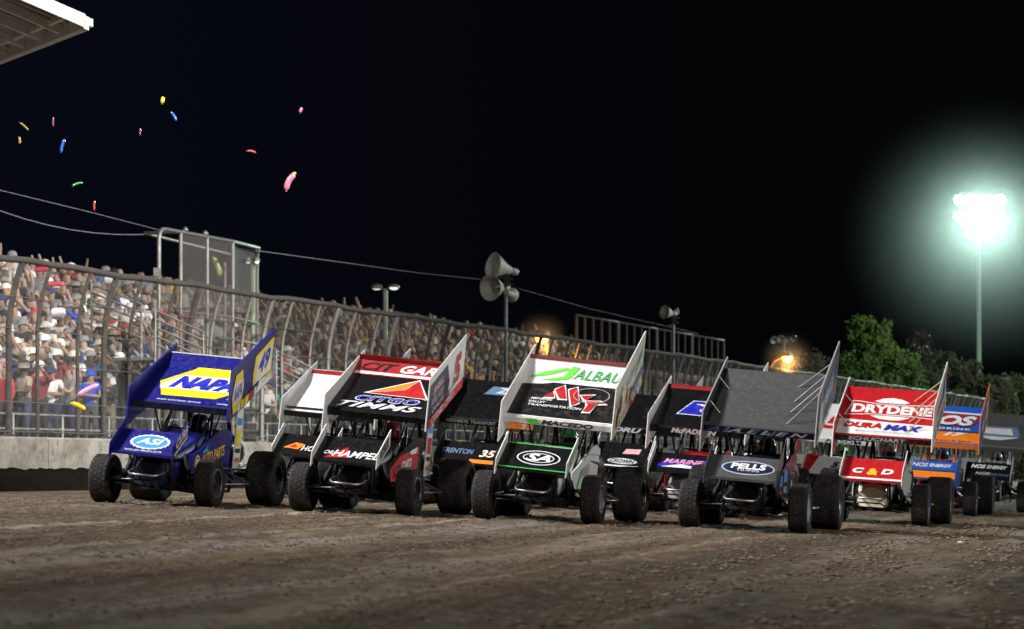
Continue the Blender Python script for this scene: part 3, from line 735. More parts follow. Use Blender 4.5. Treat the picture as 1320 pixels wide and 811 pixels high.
# pipe railing on the far stand platform
def pipe_railing():
    sa, sb = s_px(743, .6), s_px(938, .6)
    rt = empty('pipe_railing', W(sa, .6, CZ+3.0), 'tall dark pipe railing on the far end of the stand under the small horns', 'railing'); O = rt.location
    q = sa; i = 0
    while q < sb-2:
        L = 4.9 if i < 4 else sb-q
        a, b = q, min(sb, q+L-.15); zt = CZ+4.78
        m = MB(); m.tube([W(a, .6, CZ+2.6)-O, W(a, .6, zt)-O, W(b, .6, zt)-O, W(b, .6, CZ+2.6)-O], .055, 8)
        for t in (.2, .4, .6, .8): m.tube([W(a+(b-a)*t, .6, CZ+2.6)-O, W(a+(b-a)*t, .6, zt)-O], .04, 8)
        m.tube([W(a, .6, CZ+3.65)-O, W(a+(b-a)*.5, .6, CZ+3.65)-O], .035, 8)
        m.build('rail_frame', steel_dark, rt); q += L; i += 1
    m = MB()
    for a in range(1, 8):
        s = sa-2+a*(sb-sa+24)/8
        vs = [W(s_, r, z)-O for s_ in (s, s+(sb-sa+24)/8-.1) for r, z in ((2.0, GB), (2.1, GB), (2.1, CZ+3.55), (2.0, CZ+3.55))]
        m.add(vs, [(0, 1, 2, 3), (7, 6, 5, 4), (0, 4, 5, 1), (1, 5, 6, 2), (2, 6, 7, 3), (3, 7, 4, 0)])
    m.build('panel', mat('grey_sheeting', (.12, .12, .13), .5, .4, var=.6, scale=1.5), rt)
pipe_railing()

def far_cluster():  # far grey speaker cluster, modelled with lamp-like heads
    p = P(1010, 439, 150); rt = empty('speaker_cluster', Vector((p.x, 150, 1.0)), 'grey speaker cluster on a far pole above the orange lamp', 'floodlight'); O = rt.location; c = p-O
    m = MB(); m.tube([(0, 0, 0), c], .09, 8); m.build('pole', steel_dark, rt)
    m = MB(); m.box(c, (1.2, .12, .08)); m.build('crossbar', steel, rt)
    for i in range(4):
        m = MB(); m.lathe([(0, .25), (.12, .22), (.2, 0), (.16, .03), (0, .08)], c+Vector((-.48+.32*i, -.1, .06*(i % 2))), (.2*(i-1.5), .9, .35), 12); m.build('lamp_head', steel_pale, rt)
far_cluster()

def cable(pts, label, r=.010):
    m = MB(); P0 = pts[0]; out_ = []
    for a, b in zip(pts, pts[1:]):
        for i in range(8):
            t = i/8; q = a.lerp(b, t); q.z -= (.25*4*t*(1-t) if len(pts) == 2 else 0); out_.append(q-P0)
    out_.append(pts[-1]-P0); m.tube(out_, r, 6); o = m.build('overhead_cable', mat('cable_grey', (.13, .13, .14), .7), None); o.location = P0
    tag(o, label, 'cable', 'overhead cables')
cable([P(-30, 260, 63), P(205, 301, 67)], 'thicker overhead cable running from the left edge to the flag stand')
cable([P(-30, 238, 60), P(110, 272, 62), P(207, 297, 67)], 'thin higher overhead cable above the crowd at left', .007)
cable([P(330, 323, 70), P(540, 352, 80), P(628, 361, 85)], 'overhead cable from the flag stand to the horn cluster')
cable([P(668, 372, 85), P(760, 398, 95), P(900, 430, 115)], 'faint overhead cable falling right from the horn cluster', .004)

# ------------------------------------------------------------------ roof corner over the photographer's left
def canopy():
    Cn = P(107, 26, 60); e2 = Vector((-.456, .89, 0)); e1 = Vector((-.89, -.456, .345)); rt = empty('grandstand_roof', Cn, 'corner of a pale steel grandstand roof with ribbed underside, top left', 'roof')
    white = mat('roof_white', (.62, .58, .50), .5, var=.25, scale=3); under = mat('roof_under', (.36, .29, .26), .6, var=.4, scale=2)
    up = Vector((0, 0, 1))
    def slab(name, a0, a1, b0, b1, z0, z1, mt):
        m = MB(); vs = [e1*a+e2*b+up*z for a in (a0, a1) for b, z in ((b0, z0), (b1, z0), (b1, z1), (b0, z1))]
        m.add(vs, [(0, 1, 2, 3), (7, 6, 5, 4), (0, 4, 5, 1), (1, 5, 6, 2), (2, 6, 7, 3), (3, 7, 4, 0)]); return m.build(name, mt, rt)
    slab('deck', 0.02, 8, .02, 16, .0, .05, under)
    for i in range(14): slab('rib', .1, 8, .25+.32*i-.02, .25+.32*i+.02, -.045, 0, under) if i % 3 else None
    for i in range(1, 7): slab('rafter', .1, 8, 1.15*i-.05, 1.15*i+.05, -.17, -.002, white)
    slab('fascia', -.03, 8, -.06, .0, -.14, .12, white)
    slab('fascia', -.10, 0, -.06, 16, -.17, .09, white)
    slab('gutter', -.2, -.1, -.02, 16, -.05, .09, mat('gutter_white', (.7, .66, .58), .45))
    slab('inner_beam', .3, .36, .1, 16, -.10, -.003, white)
canopy()

# ------------------------------------------------------------------ balloons and noise sticks in the air
def tube_balloon(px, py, L, ang, col, label, Y=58, r=None, bend=.2, name='balloon'):
    c = P(px, py, Y); Lm = L/FPX*Y; r = (r or Lm*.16)*(.8 if py < 300 else 1); col = tuple(q*.7 for q in col)
    m = MB(); pts = []; rad = []
    for i in range(11):
        t = i/10-.5; pts.append(Vector((t*Lm, 0, bend*Lm*(.25-t*t)*1.0))); rad.append(r*max(.12, (1-abs(2*t)**6)**.5))
    m.tube(pts, r, 12, radii=rad); m.lathe([(r*.1, 0), (r*.45, -r*.3), (0, -r*.1)], (-Lm/2, 0, 0), (1, 0, 0), 8)
    o = m.build(name, mat('balloon_'+'_'.join('%02d' % int(c_*99) for c_ in col), col, .3, coat=.4)); o.location = c; o.rotation_euler = (0, -R(ang), 0)
    tag(o, label, 'balloon', 'long balloons tossed above the crowd')
tube_balloon(375, 235, 24, 62, (.85, .22, .36), 'largest bent pink balloon flying right of the others', bend=.55, r=.07)
tube_balloon(379, 224, 6, 20, (.75, .6, .03), 'small yellow balloon touching the large pink one', r=.03)
tube_balloon(388, 142, 7, 70, (.8, .2, .35), 'short pink balloon highest at the right', r=.035)
tube_balloon(324, 196, 12, -10, (.75, .12, .2), 'thin red-pink balloon flying level left of the big pink one', bend=.4, r=.025)
tube_balloon(210, 129, 9, 80, (.75, .62, .04), 'bright yellow balloon topmost of the flying ones', r=.045)
tube_balloon(224, 150, 13, -60, (.03, .16, .65), 'blue balloon just below the bright yellow one', r=.03)
tube_balloon(181, 170, 10, 88, (.22, .06, .10), 'dim maroon balloon left of the blue and yellow pair', r=.02)
tube_balloon(81, 188, 18, 75, (.03, .14, .65), 'long blue balloon with a pale lit tip', r=.032)
tube_balloon(69, 157, 12, 88, (.28, .08, .14), 'dim purple-red balloon above the long blue one', r=.02)
tube_balloon(31, 163, 15, -42, (.38, .32, .05), 'thin mustard balloon slanting at the far left', r=.02)
tube_balloon(25, 181, 9, -85, (.5, .27, .03), 'small amber balloon below the mustard one', r=.025)
tube_balloon(100, 238, 14, 18, (.05, .55, .12), 'green balloon floating above the crowd', bend=.4, r=.025)
tube_balloon(122, 265, 13, 88, (.65, .05, .07), 'upright red balloon just above the overhead cable', r=.022)
tube_balloon(113, 503, 32, 28, (.8, .42, .62), 'long pink balloon held by the man in royal blue', Y=57.9, r=.05, bend=.1)
tube_balloon(101, 524, 20, -25, (.8, .6, .03), 'yellow balloon hanging below the pink one at the fence', Y=57.8, r=.05)
tube_balloon(55, 348, 22, 5, (.7, .05, .08), 'red balloon waved high in the stand behind the second post', Y=66.5, r=.06)
tube_balloon(72, 367, 24, 2, (.72, .1, .12), 'lower red balloon waved in the stand behind the second post', Y=66, r=.06)
tube_balloon(279, 344, 26, -72, (.55, .65, .08), 'yellow-green balloon raised inside the flag stand screen', Y=70.5, r=.06, bend=.3)
tube_balloon(141, 361, 16, 0, (.75, .75, .75), 'fat white balloon in the upper rows of the stand', Y=67, r=.13)
tube_balloon(75, 405, 20, 0, (.8, .82, .85), 'white and pale balloon above the crowd by the second post', Y=62, r=.12)

# ------------------------------------------------------------------ stadium light pole
def stadium_light():
    Y = 215; p = P(1262, 279, Y); rt = empty('stadium_light', Vector((p.x, Y, 0)), 'tall stadium light pole with a blazing green-white lamp bank', 'floodlight'); O = rt.location; c = p-O
    m = MB(); m.tube([(0, 0, 0), (0, 0, c.z+1.4)], .13, 10, radii=[.2, .13]); m.build('pole', mat('pole_grey', (.12, .13, .125), .8, .1), rt)
    glow = mat('metal_halide', (1, 1, 1), .4, emit=(.78, 1, .90), es=160)
    for j in range(3):
        m = MB(); m.box(c+Vector((0, 0, 1.15-1.15*j)), (4.0-j*.5, .14, .12)); m.build('crossarm', steel, rt)
        for i in range(5 if j < 2 else 3):
            x = (i-(2 if j < 2 else 1))*.72; q = c+Vector((x, -.25, 1.15-1.15*j))
            m = MB(); m.lathe([(0, .3), (.2, .26), (.36, 0), (.33, .01), (0, .03)], q, (0, .9, .35), 14); h = m.build('lamp_head', steel, rt)
            m = MB(); m.lathe([(0, -.03), (.31, -.02)], q, (0, .9, .35), 14); m.build('lens', glow, h)
    d = bpy.data.lights.new('stadium_lamp', 'SPOT'); d.energy = 330000; d.color = (.62, 1, .84); d.shadow_soft_size = 1.6; d.spot_size = R(150); d.spot_blend = .4
    lo = bpy.data.objects.new('stadium_lamp', d); C.objects.link(lo); lo.parent = rt; lo.location = c+Vector((0, -2.2, 0)); lo.rotation_euler = (R(-62), 0, R(-8))
stadium_light()
added_lamp_glow(P(1262, 279, 215)+Vector((0, -2, 0)), 11.5, .0024, 'added green-white glow volume round the stadium lamp bank')  # added volume standing in for the lamp bank's soft flare

# ------------------------------------------------------------------ trees
def leafmat(name, c1, c2):
    m = bpy.data.materials.new(name); m.use_nodes = True; n = m.node_tree; b = n.nodes['Principled BSDF']; t = n.nodes.new('ShaderNodeTexCoord'); q = n.nodes.new('ShaderNodeTexNoise'); q.inputs['Scale'].default_value = .9; q.inputs['Detail'].default_value = 5
    n.links.new(t.outputs['Object'], q.inputs['Vector']); mx = n.nodes.new('ShaderNodeMixRGB'); r = n.nodes.new('ShaderNodeMapRange'); r.inputs['From Min'].default_value = .35; r.inputs['From Max'].default_value = .65
    n.links.new(q.outputs['Fac'], r.inputs['Value']); n.links.new(r.outputs[0], mx.inputs[0]); mx.inputs[1].default_value = (*c1, 1); mx.inputs[2].default_value = (*c2, 1); n.links.new(mx.outputs[0], b.inputs['Base Color']); b.inputs['Roughness'].default_value = .8
    return m
def tree(px, pytop, Y, wpx, label, lm, seed, dens=1.0, bare=False):
    rnd = random.Random(seed); p = P(px, pytop, Y); H = p.z; Wd = wpx/FPX*Y; rt = empty('tree', Vector((p.x, Y, 0)), label, 'tree', 'trees beyond the far turn')
    bark = mat('bark', (.07, .05, .035), .9, var=.4, scale=4, bump=.5)
    m = MB(); m.tube([(0, 0, -.2), (.05, 0, H*.25), (-.05, .05, H*.55), (0, 0, H*.85)], .2, 8, radii=[.25, .2, .13, .04])
    limbs = []
    for i in range(16 if not bare else 34):
        a = rnd.uniform(0, 6.28); z0 = H*rnd.uniform(.18, .7); L = Wd*.5*rnd.uniform(.6, 1)*(1-.5*z0/H); e = Vector((math.cos(a)*L, math.sin(a)*L, z0+L*rnd.uniform(.5, 1.1)))
        m.tube([(0, 0, z0), e*.5+Vector((0, 0, z0*.5)), e], .05, 5, radii=[.07, .04, .012]); limbs.append(e)
    m.build('trunk', bark, rt)
    m = MB(); vs = []; fs = []
    cl = []
    for i in range(int(130*dens)):
        th = rnd.uniform(0, 6.28); z = rnd.uniform(.15, .97); prof = math.sin(math.pi*min(1, .10+z*.84))**.5
        rr = Wd*.5*prof*rnd.uniform(.45, 1.0); cl.append((Vector((math.cos(th)*rr, math.sin(th)*rr, H*min(.97, z))), rnd.uniform(.3, .6)*(Wd/5)**.4))
    for c, r in cl:
        for k in range(int(60*dens) if not bare else 8):
            d = Vector((rnd.gauss(0, 1), rnd.gauss(0, 1), rnd.gauss(0, .8))).normalized()*r*rnd.uniform(.5, 1.15); q = c+d; sz = rnd.uniform(.06, .13)
            if q.z > H*1.02: continue
            a = Vector((rnd.gauss(0, 1), rnd.gauss(0, 1), rnd.gauss(0, 1))).normalized(); b = a.orthogonal().normalized(); o = len(vs)
            vs += [q-a*sz, q+b*sz*.6, q+a*sz, q-b*sz*.6]; fs.append((o, o+1, o+2, o+3))
    m.add(vs, fs); m.build('crown', lm, rt, fixn=False)
G1 = leafmat('leaf_fresh', (.10, .17, .03), (.055, .10, .022)); G2 = leafmat('leaf_dark', (.05, .07, .026), (.06, .065, .03)); G3 = leafmat('leaf_brown', (.06, .05, .028), (.04, .032, .02))
tree(1122, 406, 165, 84, 'bright green round tree lit above the red winged car', G1, 1, 1.3)
tree(1162, 452, 160, 70, 'lower green bush joined right of the bright green tree', G1, 2)
tree(1043, 450, 150, 40, 'brownish tree beside the orange lamp', G3, 3, .9)
tree(1186, 418, 190, 44, 'thin sparse bare tree rising behind the trees', G3, 4, .8, True)
tree(1212, 452, 185, 66, 'dim olive tree left of the stadium light pole', G2, 5)
tree(1245, 462, 180, 62, 'dim brown-green tree behind the stadium light pole', G2, 6)
tree(1284, 484, 175, 60, 'dark low tree right of the stadium light pole', G2, 7)
tree(1318, 482, 180, 66, 'darkest tree at the right edge of the view', G2, 8)
tree(1080, 462, 175, 60, 'dark tree between the orange lamp and the bright green tree', G2, 9)
tree(995, 478, 185, 60, 'low dark tree behind the grey winged car', G2, 10)

def dark_wood():
    rnd = random.Random(5); vs = []; fs = []
    for i in range(9000):
        x = rnd.uniform(10, 75); y = 225+rnd.uniform(-6, 6); h = 3.9+1.6*noise.noise(Vector((x*.15, 0, 0)))+.9*noise.noise(Vector((x*.6, 3, 0))); z = rnd.uniform(0, 1)**.7*h; q = Vector((x, y, z)); sz = rnd.uniform(.2, .4)
        a = Vector((rnd.gauss(0, 1), rnd.gauss(0, 1), rnd.gauss(0, 1))).normalized(); b = a.orthogonal().normalized(); o = len(vs); vs += [q-a*sz, q+b*sz*.7, q+a*sz, q-b*sz*.7]; fs.append((o, o+1, o+2, o+3))
    m = MB(); m.add(vs, fs); o = m.build('far_wood', G2, fixn=False); tag(o, 'dark far wood along the horizon behind the trees', 'wood', None, 'stuff')
dark_wood()


# ------------------------------------------------------------------ lettering and emblems
_tc = {}
def glyphs(txt, shear=0, bold=.0, space=1.0):
    key = (txt, shear, bold, space)
    if key in _tc: return _tc[key]
    cu = bpy.data.curves.new('lettering', 'FONT'); cu.body = txt; cu.shear = shear; cu.offset = bold; cu.resolution_u = 3; cu.space_character = space
    o = bpy.data.objects.new('lettering', cu); C.objects.link(o); bpy.context.view_layer.update()
    me = bpy.data.meshes.new_from_object(o.evaluated_get(bpy.context.evaluated_depsgraph_get()))
    v = [(p.co.x, p.co.y) for p in me.vertices]; f = [tuple(p.vertices) for p in me.polygons]
    bpy.data.objects.remove(o); bpy.data.meshes.remove(me)
    x0, x1 = min(a for a, b in v), max(a for a, b in v); y0, y1 = min(b for a, b in v), max(b for a, b in v)
    v = [((a-x0)/(x1-x0)-.5, (b-y0)/(y1-y0)-.5) for a, b in v]; _tc[key] = (v, f)
    return _tc[key]
def flat(name, col): return mat(name, col, .35, dirt=.3, scale=9)
COL = dict(white=(.70, .70, .69), black=(.004, .004, .005), blue=(.01, .03, .45), royal=(.010, .016, .36), yellow=(.80, .60, .01), red=(.42, .008, .012), orange=(.82, .20, .01), green=(.04, .42, .08), grey=(.35, .35, .36), silver=(.55, .56, .58),
           gold=(.72, .45, .02), sky=(.04, .25, .60), cream=(.75, .68, .5), purple=(.12, .03, .25), pink=(.65, .35, .4), dred=(.22, .01, .012), steelb=(.10, .17, .28), lime=(.12, .55, .05), navy=(.005, .009, .035), tan=(.5, .36, .2))
def cm(c): return flat('vinyl_'+c, COL[c])
class Surf:
    """a flat patch on a part: maps (a, b, lift) to car coordinates"""
    def __init__(s, part, fn, xf=None, kink=None, lim=None): s.part = part; s.fn = fn; s.n = 0; s.xf = xf; s.kink = kink; s.lim = lim
    def put(s, name, v, f, col, lift=None):
        s.n += 1; l = .0022+.0016*s.n if lift is None else lift
        if s.kink or s.lim:
            bm = bmesh.new(); bv = [bm.verts.new((a, b, 0)) for a, b in v]
            for q in f:
                try: bm.faces.new([bv[i] for i in q])
                except ValueError: pass
            def cut(co, no, clear): bmesh.ops.bisect_plane(bm, geom=bm.verts[:]+bm.edges[:]+bm.faces[:], plane_co=co, plane_no=no, clear_outer=clear)
            if s.kink: cut((0, s.kink, 0), (0, 1, 0), False)
            if s.lim: cut((s.lim, 0, 0), (1, 0, 0), True); cut((-s.lim, 0, 0), (-1, 0, 0), True)
            bm.verts.index_update(); v = [(p.co.x, p.co.y) for p in bm.verts]; f = [[p.index for p in q.verts] for q in bm.faces]; bm.free()
            if not f: return None
        vs = [s.fn(a, b, l) for a, b in v]
        if s.xf: vs = [s.xf(Vector(p)) for p in vs]
        me = bpy.data.meshes.new(name); me.from_pydata([tuple(p) for p in vs], [], f); me.materials.append(cm(col) if isinstance(col, str) else col)
        o = bpy.data.objects.new(name, me); C.objects.link(o); o.parent = s.part; return o
    def text(s, txt, a, b, w_, h, col, shear=0, bold=.012, rot=0, space=1.0):
        v, f = glyphs(txt, shear, bold, space); c_, s_ = math.cos(rot), math.sin(rot)
        return s.put('lettering', [(a+(x*w_)*c_-(y*h)*s_, b+(x*w_)*s_+(y*h)*c_) for x, y in v], f, col)
    def poly(s, pts, col, name='graphic'): return s.put(name, pts, [tuple(range(len(pts)))], col)
    def ell(s, a, b, w_, h, col, n=28, name='emblem'): return s.poly([(a+w_/2*math.cos(6.2832*i/n), b+h/2*math.sin(6.2832*i/n)) for i in range(n)], col, name)
    def ring(s, a, b, w_, h, t, col, n=32):
        v = [(a+(w_/2-k)*math.cos(6.2832*i/n), b+(h/2-k)*math.sin(6.2832*i/n)) for k in (0, t) for i in range(n)]
        return s.put('emblem', v, [(i, (i+1) % n, n+(i+1) % n, n+i) for i in range(n)], col)
    def rect(s, a0, a1, b0, b1, col, name='graphic'): return s.poly([(a0, b0), (a1, b0), (a1, b1), (a0, b1)], col, name)

tyre_m = mat('tyre_rubber', (.006, .0055, .005), .8, dirt=.10, scale=5, bump=.25, bscale=60)
tread_m = mat('tyre_tread', (.010, .008, .0065), .9, dirt=.38, scale=9, bump=.7, bscale=70)
frame_black = paint('frame_black', (.006, .006, .007), .3, .25)
chrome = mat('chrome', (.38, .38, .39), .3, 1, dirt=.4, scale=10)
rimblack = mat('rim_black', (.008, .008, .009), .35, .4, dirt=.3)
rimsilver = mat('rim_silver', (.5, .5, .52), .3, .9, dirt=.35, scale=8)
dark = mat('engine_dark', (.008, .008, .009), .6, .3, var=.4, scale=20)
carbon = mat('seat_dark', (.005, .005, .005), .7)

def tyre_profile(r, w_, rim):
    h = w_/2; return [(rim, -h*.86), (rim+.03, -h*.97), (r*.80, -h*1.03), (r*.93, -h*.98), (r*.985, -h*.86), (r, -h*.55), (r*1.004, 0), (r, h*.55), (r*.985, h*.86), (r*.93, h*.98), (r*.80, h*1.03), (rim+.03, h*.97), (rim, h*.86)]
def make_wheel(root, x, y, r, w_, out, cover, ymul=1, sten=None):
    """tyre and rim; `out` is the side (+1/-1) facing outwards"""
    rim = .19 if r < .36 else .20; rh = MB(); ax = (0, 1, 0); c = (x, y, r)
    cl = [(a, b) for a, b in tyre_profile(r, w_, rim)]
    t = MB(); t.lathe(cl, c, ax, 36)
    # tread blocks
    n = 30; k = 0
    for j in range(n):
        th = 2*math.pi*j/n
        for lane in ((-.62, .18), (-.2, .2), (.2, .2), (.62, .18)):
            yy = lane[0]*w_/2; rr = r*1.003 if abs(lane[0]) < .5 else r*.996
            th2 = th+(.1 if lane[0] in (-.2, .62) else 0)
            rot = Matrix.Rotation(th2, 3, 'Y'); cc = Vector(c)+Vector((math.sin(th2)*rr, yy, math.cos(th2)*rr)); t.box(cc, (2*math.pi*r/n*.74, lane[1]*w_*.95, .007), rot)
    t.mi = [0]*36*(len(cl)-1)+[1]*(len(t.f)-36*(len(cl)-1))
    rimm = {'black': rimblack, 'silver': rimsilver}.get(cover, None) or paint('cover_'+cover, COL.get(cover, (.3, .3, .3)), .3, .5)
    hw = w_/2*.86
    m = MB(); m.lathe([(rim+.012, -hw), (rim-.01, -hw+.02), (rim-.03, -hw*.5), (rim-.03, hw*.5), (rim-.01, hw-.02), (rim+.012, hw)], c, ax, 32)
    d = out*hw
    if cover in ('black', 'silver'):
        m.lathe([(rim-.01, d*.86), (rim*.75, d*.62), (rim*.45, d*.5), (.06, d*.55), (.055, d*.8), (0, d*.82)], c, ax, 32)
    else:
        m.lathe([(rim+.005, d*.99), (rim*.9, d*.97), (rim*.3, d*.9), (0, d*.9)], c, ax, 32)
    wl = m.build('wheel', [rimblack if cover == 'black' else rimsilver if cover == 'silver' else rimm], root)
    t.build('tyre', [tyre_m, tread_m], wl)
    b = MB()
    for j in range(12):
        th = j*math.pi/6; b.box((x+math.sin(th)*(rim-.005), y+d*1.0, r+math.cos(th)*(rim-.005)), (.022, .02, .022))
    b.lathe([(rim+.006, d*1.0-.004), (rim-.016, d*1.0-.004), (rim-.016, d*1.0+.004), (rim+.006, d*1.0+.004)], (x, y, r), ax, 24, closed=True)
    b.build('bolt_ring', chrome, wl)

def make_driver(root_mat, suit, helm, label, stripe='white'):
    """seated racer: one body mesh, helmet as a child"""
    p = {'pelvis': (-.42, 0, .42), 'chest': (-.48, 0, .78), 'neck': (-.46, 0, .93), 'head': (-.44, 0, 1.02), 'shl': (-.44, .19, .86), 'ell': (-.22, .27, .66), 'hal': (.0, .13, .76), 'shr': (-.44, -.19, .86), 'elr': (-.22, -.27, .66), 'har': (.0, -.13, .76),
         'hil': (-.38, .1, .4), 'knl': (.02, .13, .55), 'fol': (.4, .1, .36), 'hir': (-.38, -.1, .4), 'knr': (.02, -.13, .55), 'for': (.4, -.1, .36)}
    names = list(p); E = [(a, b) for a, b in EDG if a in p and b in p]
    me = bpy.data.meshes.new('person'); me.from_pydata([p[k] for k in names], [(names.index(a), names.index(b)) for a, b in E], [])
    o = bpy.data.objects.new('person', me); C.objects.link(o); md = o.modifiers.new('Skin', 'SKIN'); md.use_smooth_shade = True
    for i, k in enumerate(names):
        r = RAD.get(k) or RAD[k[:2]]; me.skin_vertices[0].data[i].radius = r; me.skin_vertices[0].data[i].use_root = i == 0
    o.modifiers.new('Sub', 'SUBSURF').levels = 1
    bpy.context.view_layer.update(); m2 = bpy.data.meshes.new_from_object(o.evaluated_get(bpy.context.evaluated_depsgraph_get())); bpy.data.objects.remove(o)
    m2.materials.clear(); m2.materials.append(mat('suit_'+suit, COL[suit], .8, var=.3, scale=10)); m2.materials.append(carbon)
    for f in m2.polygons: f.use_smooth = True; f.material_index = 1 if (f.center.x > -.03 and f.center.z > .68) or f.center.x > .33 else 0
    d = bpy.data.objects.new('person', m2); C.objects.link(d); d.matrix_world = root_mat; tag(d, label, 'person', 'racing drivers in their cars')
    h = MB(); sec = []
    h.lathe([(0, .15), (.07, .14), (.115, .095), (.132, .03), (.13, -.04), (.122, -.09), (.11, -.13), (.09, -.14)], (-.44, 0, 1.06), (0, 0, 1), 24)
    h.xf(lambda q: Vector((-.44+(q.x+.44)*1.15, q.y, q.z)))
    hm = h.build('helmet', paint('helmet_'+helm, COL[helm], .2, .15), d)
    v = MB(); pts = [(-.44+.157*math.cos(a), .134*math.sin(a)) for a in [R(-62+12.4*i) for i in range(11)]]
    v.add([(x, y, z) for z in (1.03, 1.10) for x, y in pts], [(i, i+1, 12+i, 11+i) for i in range(10)], True); v.build('visor', mat('visor', (.01, .01, .015), .08, coat=1), hm)
    return d

def make_car(X, Y, spec, yaw=0, deco=None):
    """X, Y: where the middle of the front axle stands"""
    psi = TR+R(yaw); fw = Vector((-math.sin(psi), -math.cos(psi), 0)); bank = -.0435; ly = Vector((math.cos(psi), -math.sin(psi), bank)).normalized()
    upv = fw.cross(ly).normalized(); mid = Vector((X, Y, 0))-fw*1.1; mid.z = gzXY(mid.x, mid.y)
    root = empty('sprint_car', (0, 0, 0), spec['label'], 'race car', 'winged sprint cars in the parade formation')
    Mx = Matrix(((fw.x, ly.x, upv.x, mid.x), (fw.y, ly.y, upv.y, mid.y), (fw.z, ly.z, upv.z, mid.z), (0, 0, 0, 1))); root.matrix_world = Mx
    g = spec.get
    LE = R(g('lean', 3.0)); cl_, sl_ = math.cos(LE), math.sin(LE)
    def lean(p): return Vector((p.x, p.y*cl_+(p.z-.25)*sl_, .25-p.y*sl_+(p.z-.25)*cl_))
    def B(m, name, mt, parent=None): return m.build(name, mt, parent or root, xform=lean)
    body = paint('body_'+g('body'), COL[g('body')]) if isinstance(g('body'), str) else g('body')
    fm = paint('tube_'+g('frame', 'black'), COL[g('frame', 'black')], .3, .2)
    lf = .32; lr = .375; rr = .41
    make_wheel(root, 1.10, -.72, lf, .27, -1, 'black'); make_wheel(root, 1.10, .72, lf, .25, 1, g('cover_f', 'black'))
    make_wheel(root, -1.10, .80, lr, .40, 1, g('cover_r', 'black')); make_wheel(root, -1.12, -.88, rr, .46, -1, 'black')
    # axles, steering, torsion arms
    m = MB(); m.tube([(1.1, -.66, .32), (1.12, -.3, .29), (1.12, .3, .29), (1.1, .66, .32)], .028, 10); m.build('front_axle', chrome if g('frame', 'black') != 'black' else dark, root)
    m = MB(); m.tube([(-1.1, -.9, .41), (-1.1, .9, .41)], .035, 10); m.lathe([(0, -.14), (.1, -.12), (.14, -.03), (.14, .03), (.1, .12), (0, .14)], (-1.1, 0, .40), (0, 1, 0), 18); m.build('rear_axle', dark, root)
    for s in (-1, 1):
        for pa, pb, r_ in (((1.12, s*.60, .34), (.45, s*.36, .42), .014), ((1.12, s*.60, .27), (.5, s*.36, .26), .014), ((-1.05, s*.56, .48), (-.3, s*.36, .5), .016), ((-1.05, s*.56, .32), (-.3, s*.36, .26), .016)):
            m = MB(); m.tube([pa, pb], r_, 6); m.build('radius_rod', chrome, root)
    m = MB(); m.tube([(1.22, -.62, .33), (1.24, .1, .33)], .012, 6); m.build('drag_link', chrome, root)
    for s in (-1, 1):
        m = MB(); m.tube([(1.14, s*.46, .34), (1.02, s*.34, .68)], .026, 10); m.tube([(1.13, s*.45, .37), (1.07, s*.39, .54)], .038, 10); m.build('shock_absorber', dark, root)
    # chassis
    m = MB(); r = .021
    for s in (-1, 1):
        m.tube([(1.32, s*.24, .62), (1.36, s*.26, .42), (1.28, s*.27, .24), (.6, s*.33, .2), (-.9, s*.33, .2), (-1.3, s*.26, .5)], r, 8)
        m.tube([(1.32, s*.24, .62), (.55, s*.32, .64), (.12, s*.34, .86), (-.05, s*.28, 1.33), (-.14, s*.27, 1.36), (-.62, s*.27, 1.38), (-.78, s*.30, 1.1), (-.86, s*.33, .6), (-.9, s*.33, .2)], r, 8)
        m.tube([(.12, s*.34, .86), (-.75, s*.36, .80)], r, 8); m.tube([(.55, s*.32, .64), (.4, s*.33, .22)], r*.8, 6); m.tube([(1.0, s*.29, .63), (.75, s*.31, .22)], r*.8, 6)
        m.tube([(-.1, s*.28, 1.33), (.62, s*.31, .66)], r*.8, 8)
        m.tube([(-.62, s*.27, 1.37), (-1.3, s*.26, .5)], r, 8); m.tube([(-.86, s*.33, .6), (.12, s*.34, .5)], r*.8, 6)
    for (x, z, yy) in ((-.1, 1.345, .28), (-.62, 1.38, .27), (1.32, .62, .24), (1.36, .42, .26), (.12, .86, .34), (-.8, .95, .32)): m.tube([(x, -yy, z), (x, yy, z)], r, 8)
    m.tube([(-.12, 0, 1.35), (.14, 0, .9)], r*.6, 6)
    ch = B(m, 'roll_cage', fm)
    # nose and hood
    def sec(x, wt, wb, zb, zt, n=6):
        pts = [(x, -wb, zb), (x, -wb, (zb+zt)*.5)]
        for i in range(n+1): a = math.pi*(1-i/n); pts.append((x, math.cos(a)*wt, zt-.06+.06*math.sin(a)+.0))
        pts += [(x, wb, (zb+zt)*.5), (x, wb, zb)]; return pts
    m = MB(); m.loft([sec(1.46, .17, .20, .27, .56), sec(1.36, .19, .22, .27, .62), sec(1.2, .207, .247, .34, .695)]); B(m, 'nose_cover', paint('cover_'+g('ncov', 'black'), COL[g('ncov', 'black')], .5))
    m = MB(); m.loft([sec(1.2, .21, .25, .34, .70), sec(.7, .25, .28, .52, .84), sec(.2, .28, .31, .60, .99), sec(.12, .28, .31, .62, 1.0)]); hood = B(m, 'hood', body)
    for s in (-1, 1):
        m = MB(); m.plate([(.95, .40), (.95, .68), (.55, .78), (.16, .93), (-.2, .95), (-.72, .92), (-.72, .36), (.2, .34)], s*.352, s*.366)
        sp = B(m, 'side_panel', body if s < 0 else (paint('side_'+g('side'), COL[g('side')]) if g('side') else body))
        if s > 0: side = sp
    for s in (-1, 1):
        m = MB(); m.plate([(.15, .93), (-.1, 1.02), (-.45, 1.06), (-.72, 1.0), (-.72, .92), (-.1, .93)], s*.366, s*.378); B(m, 'arm_guard', body)
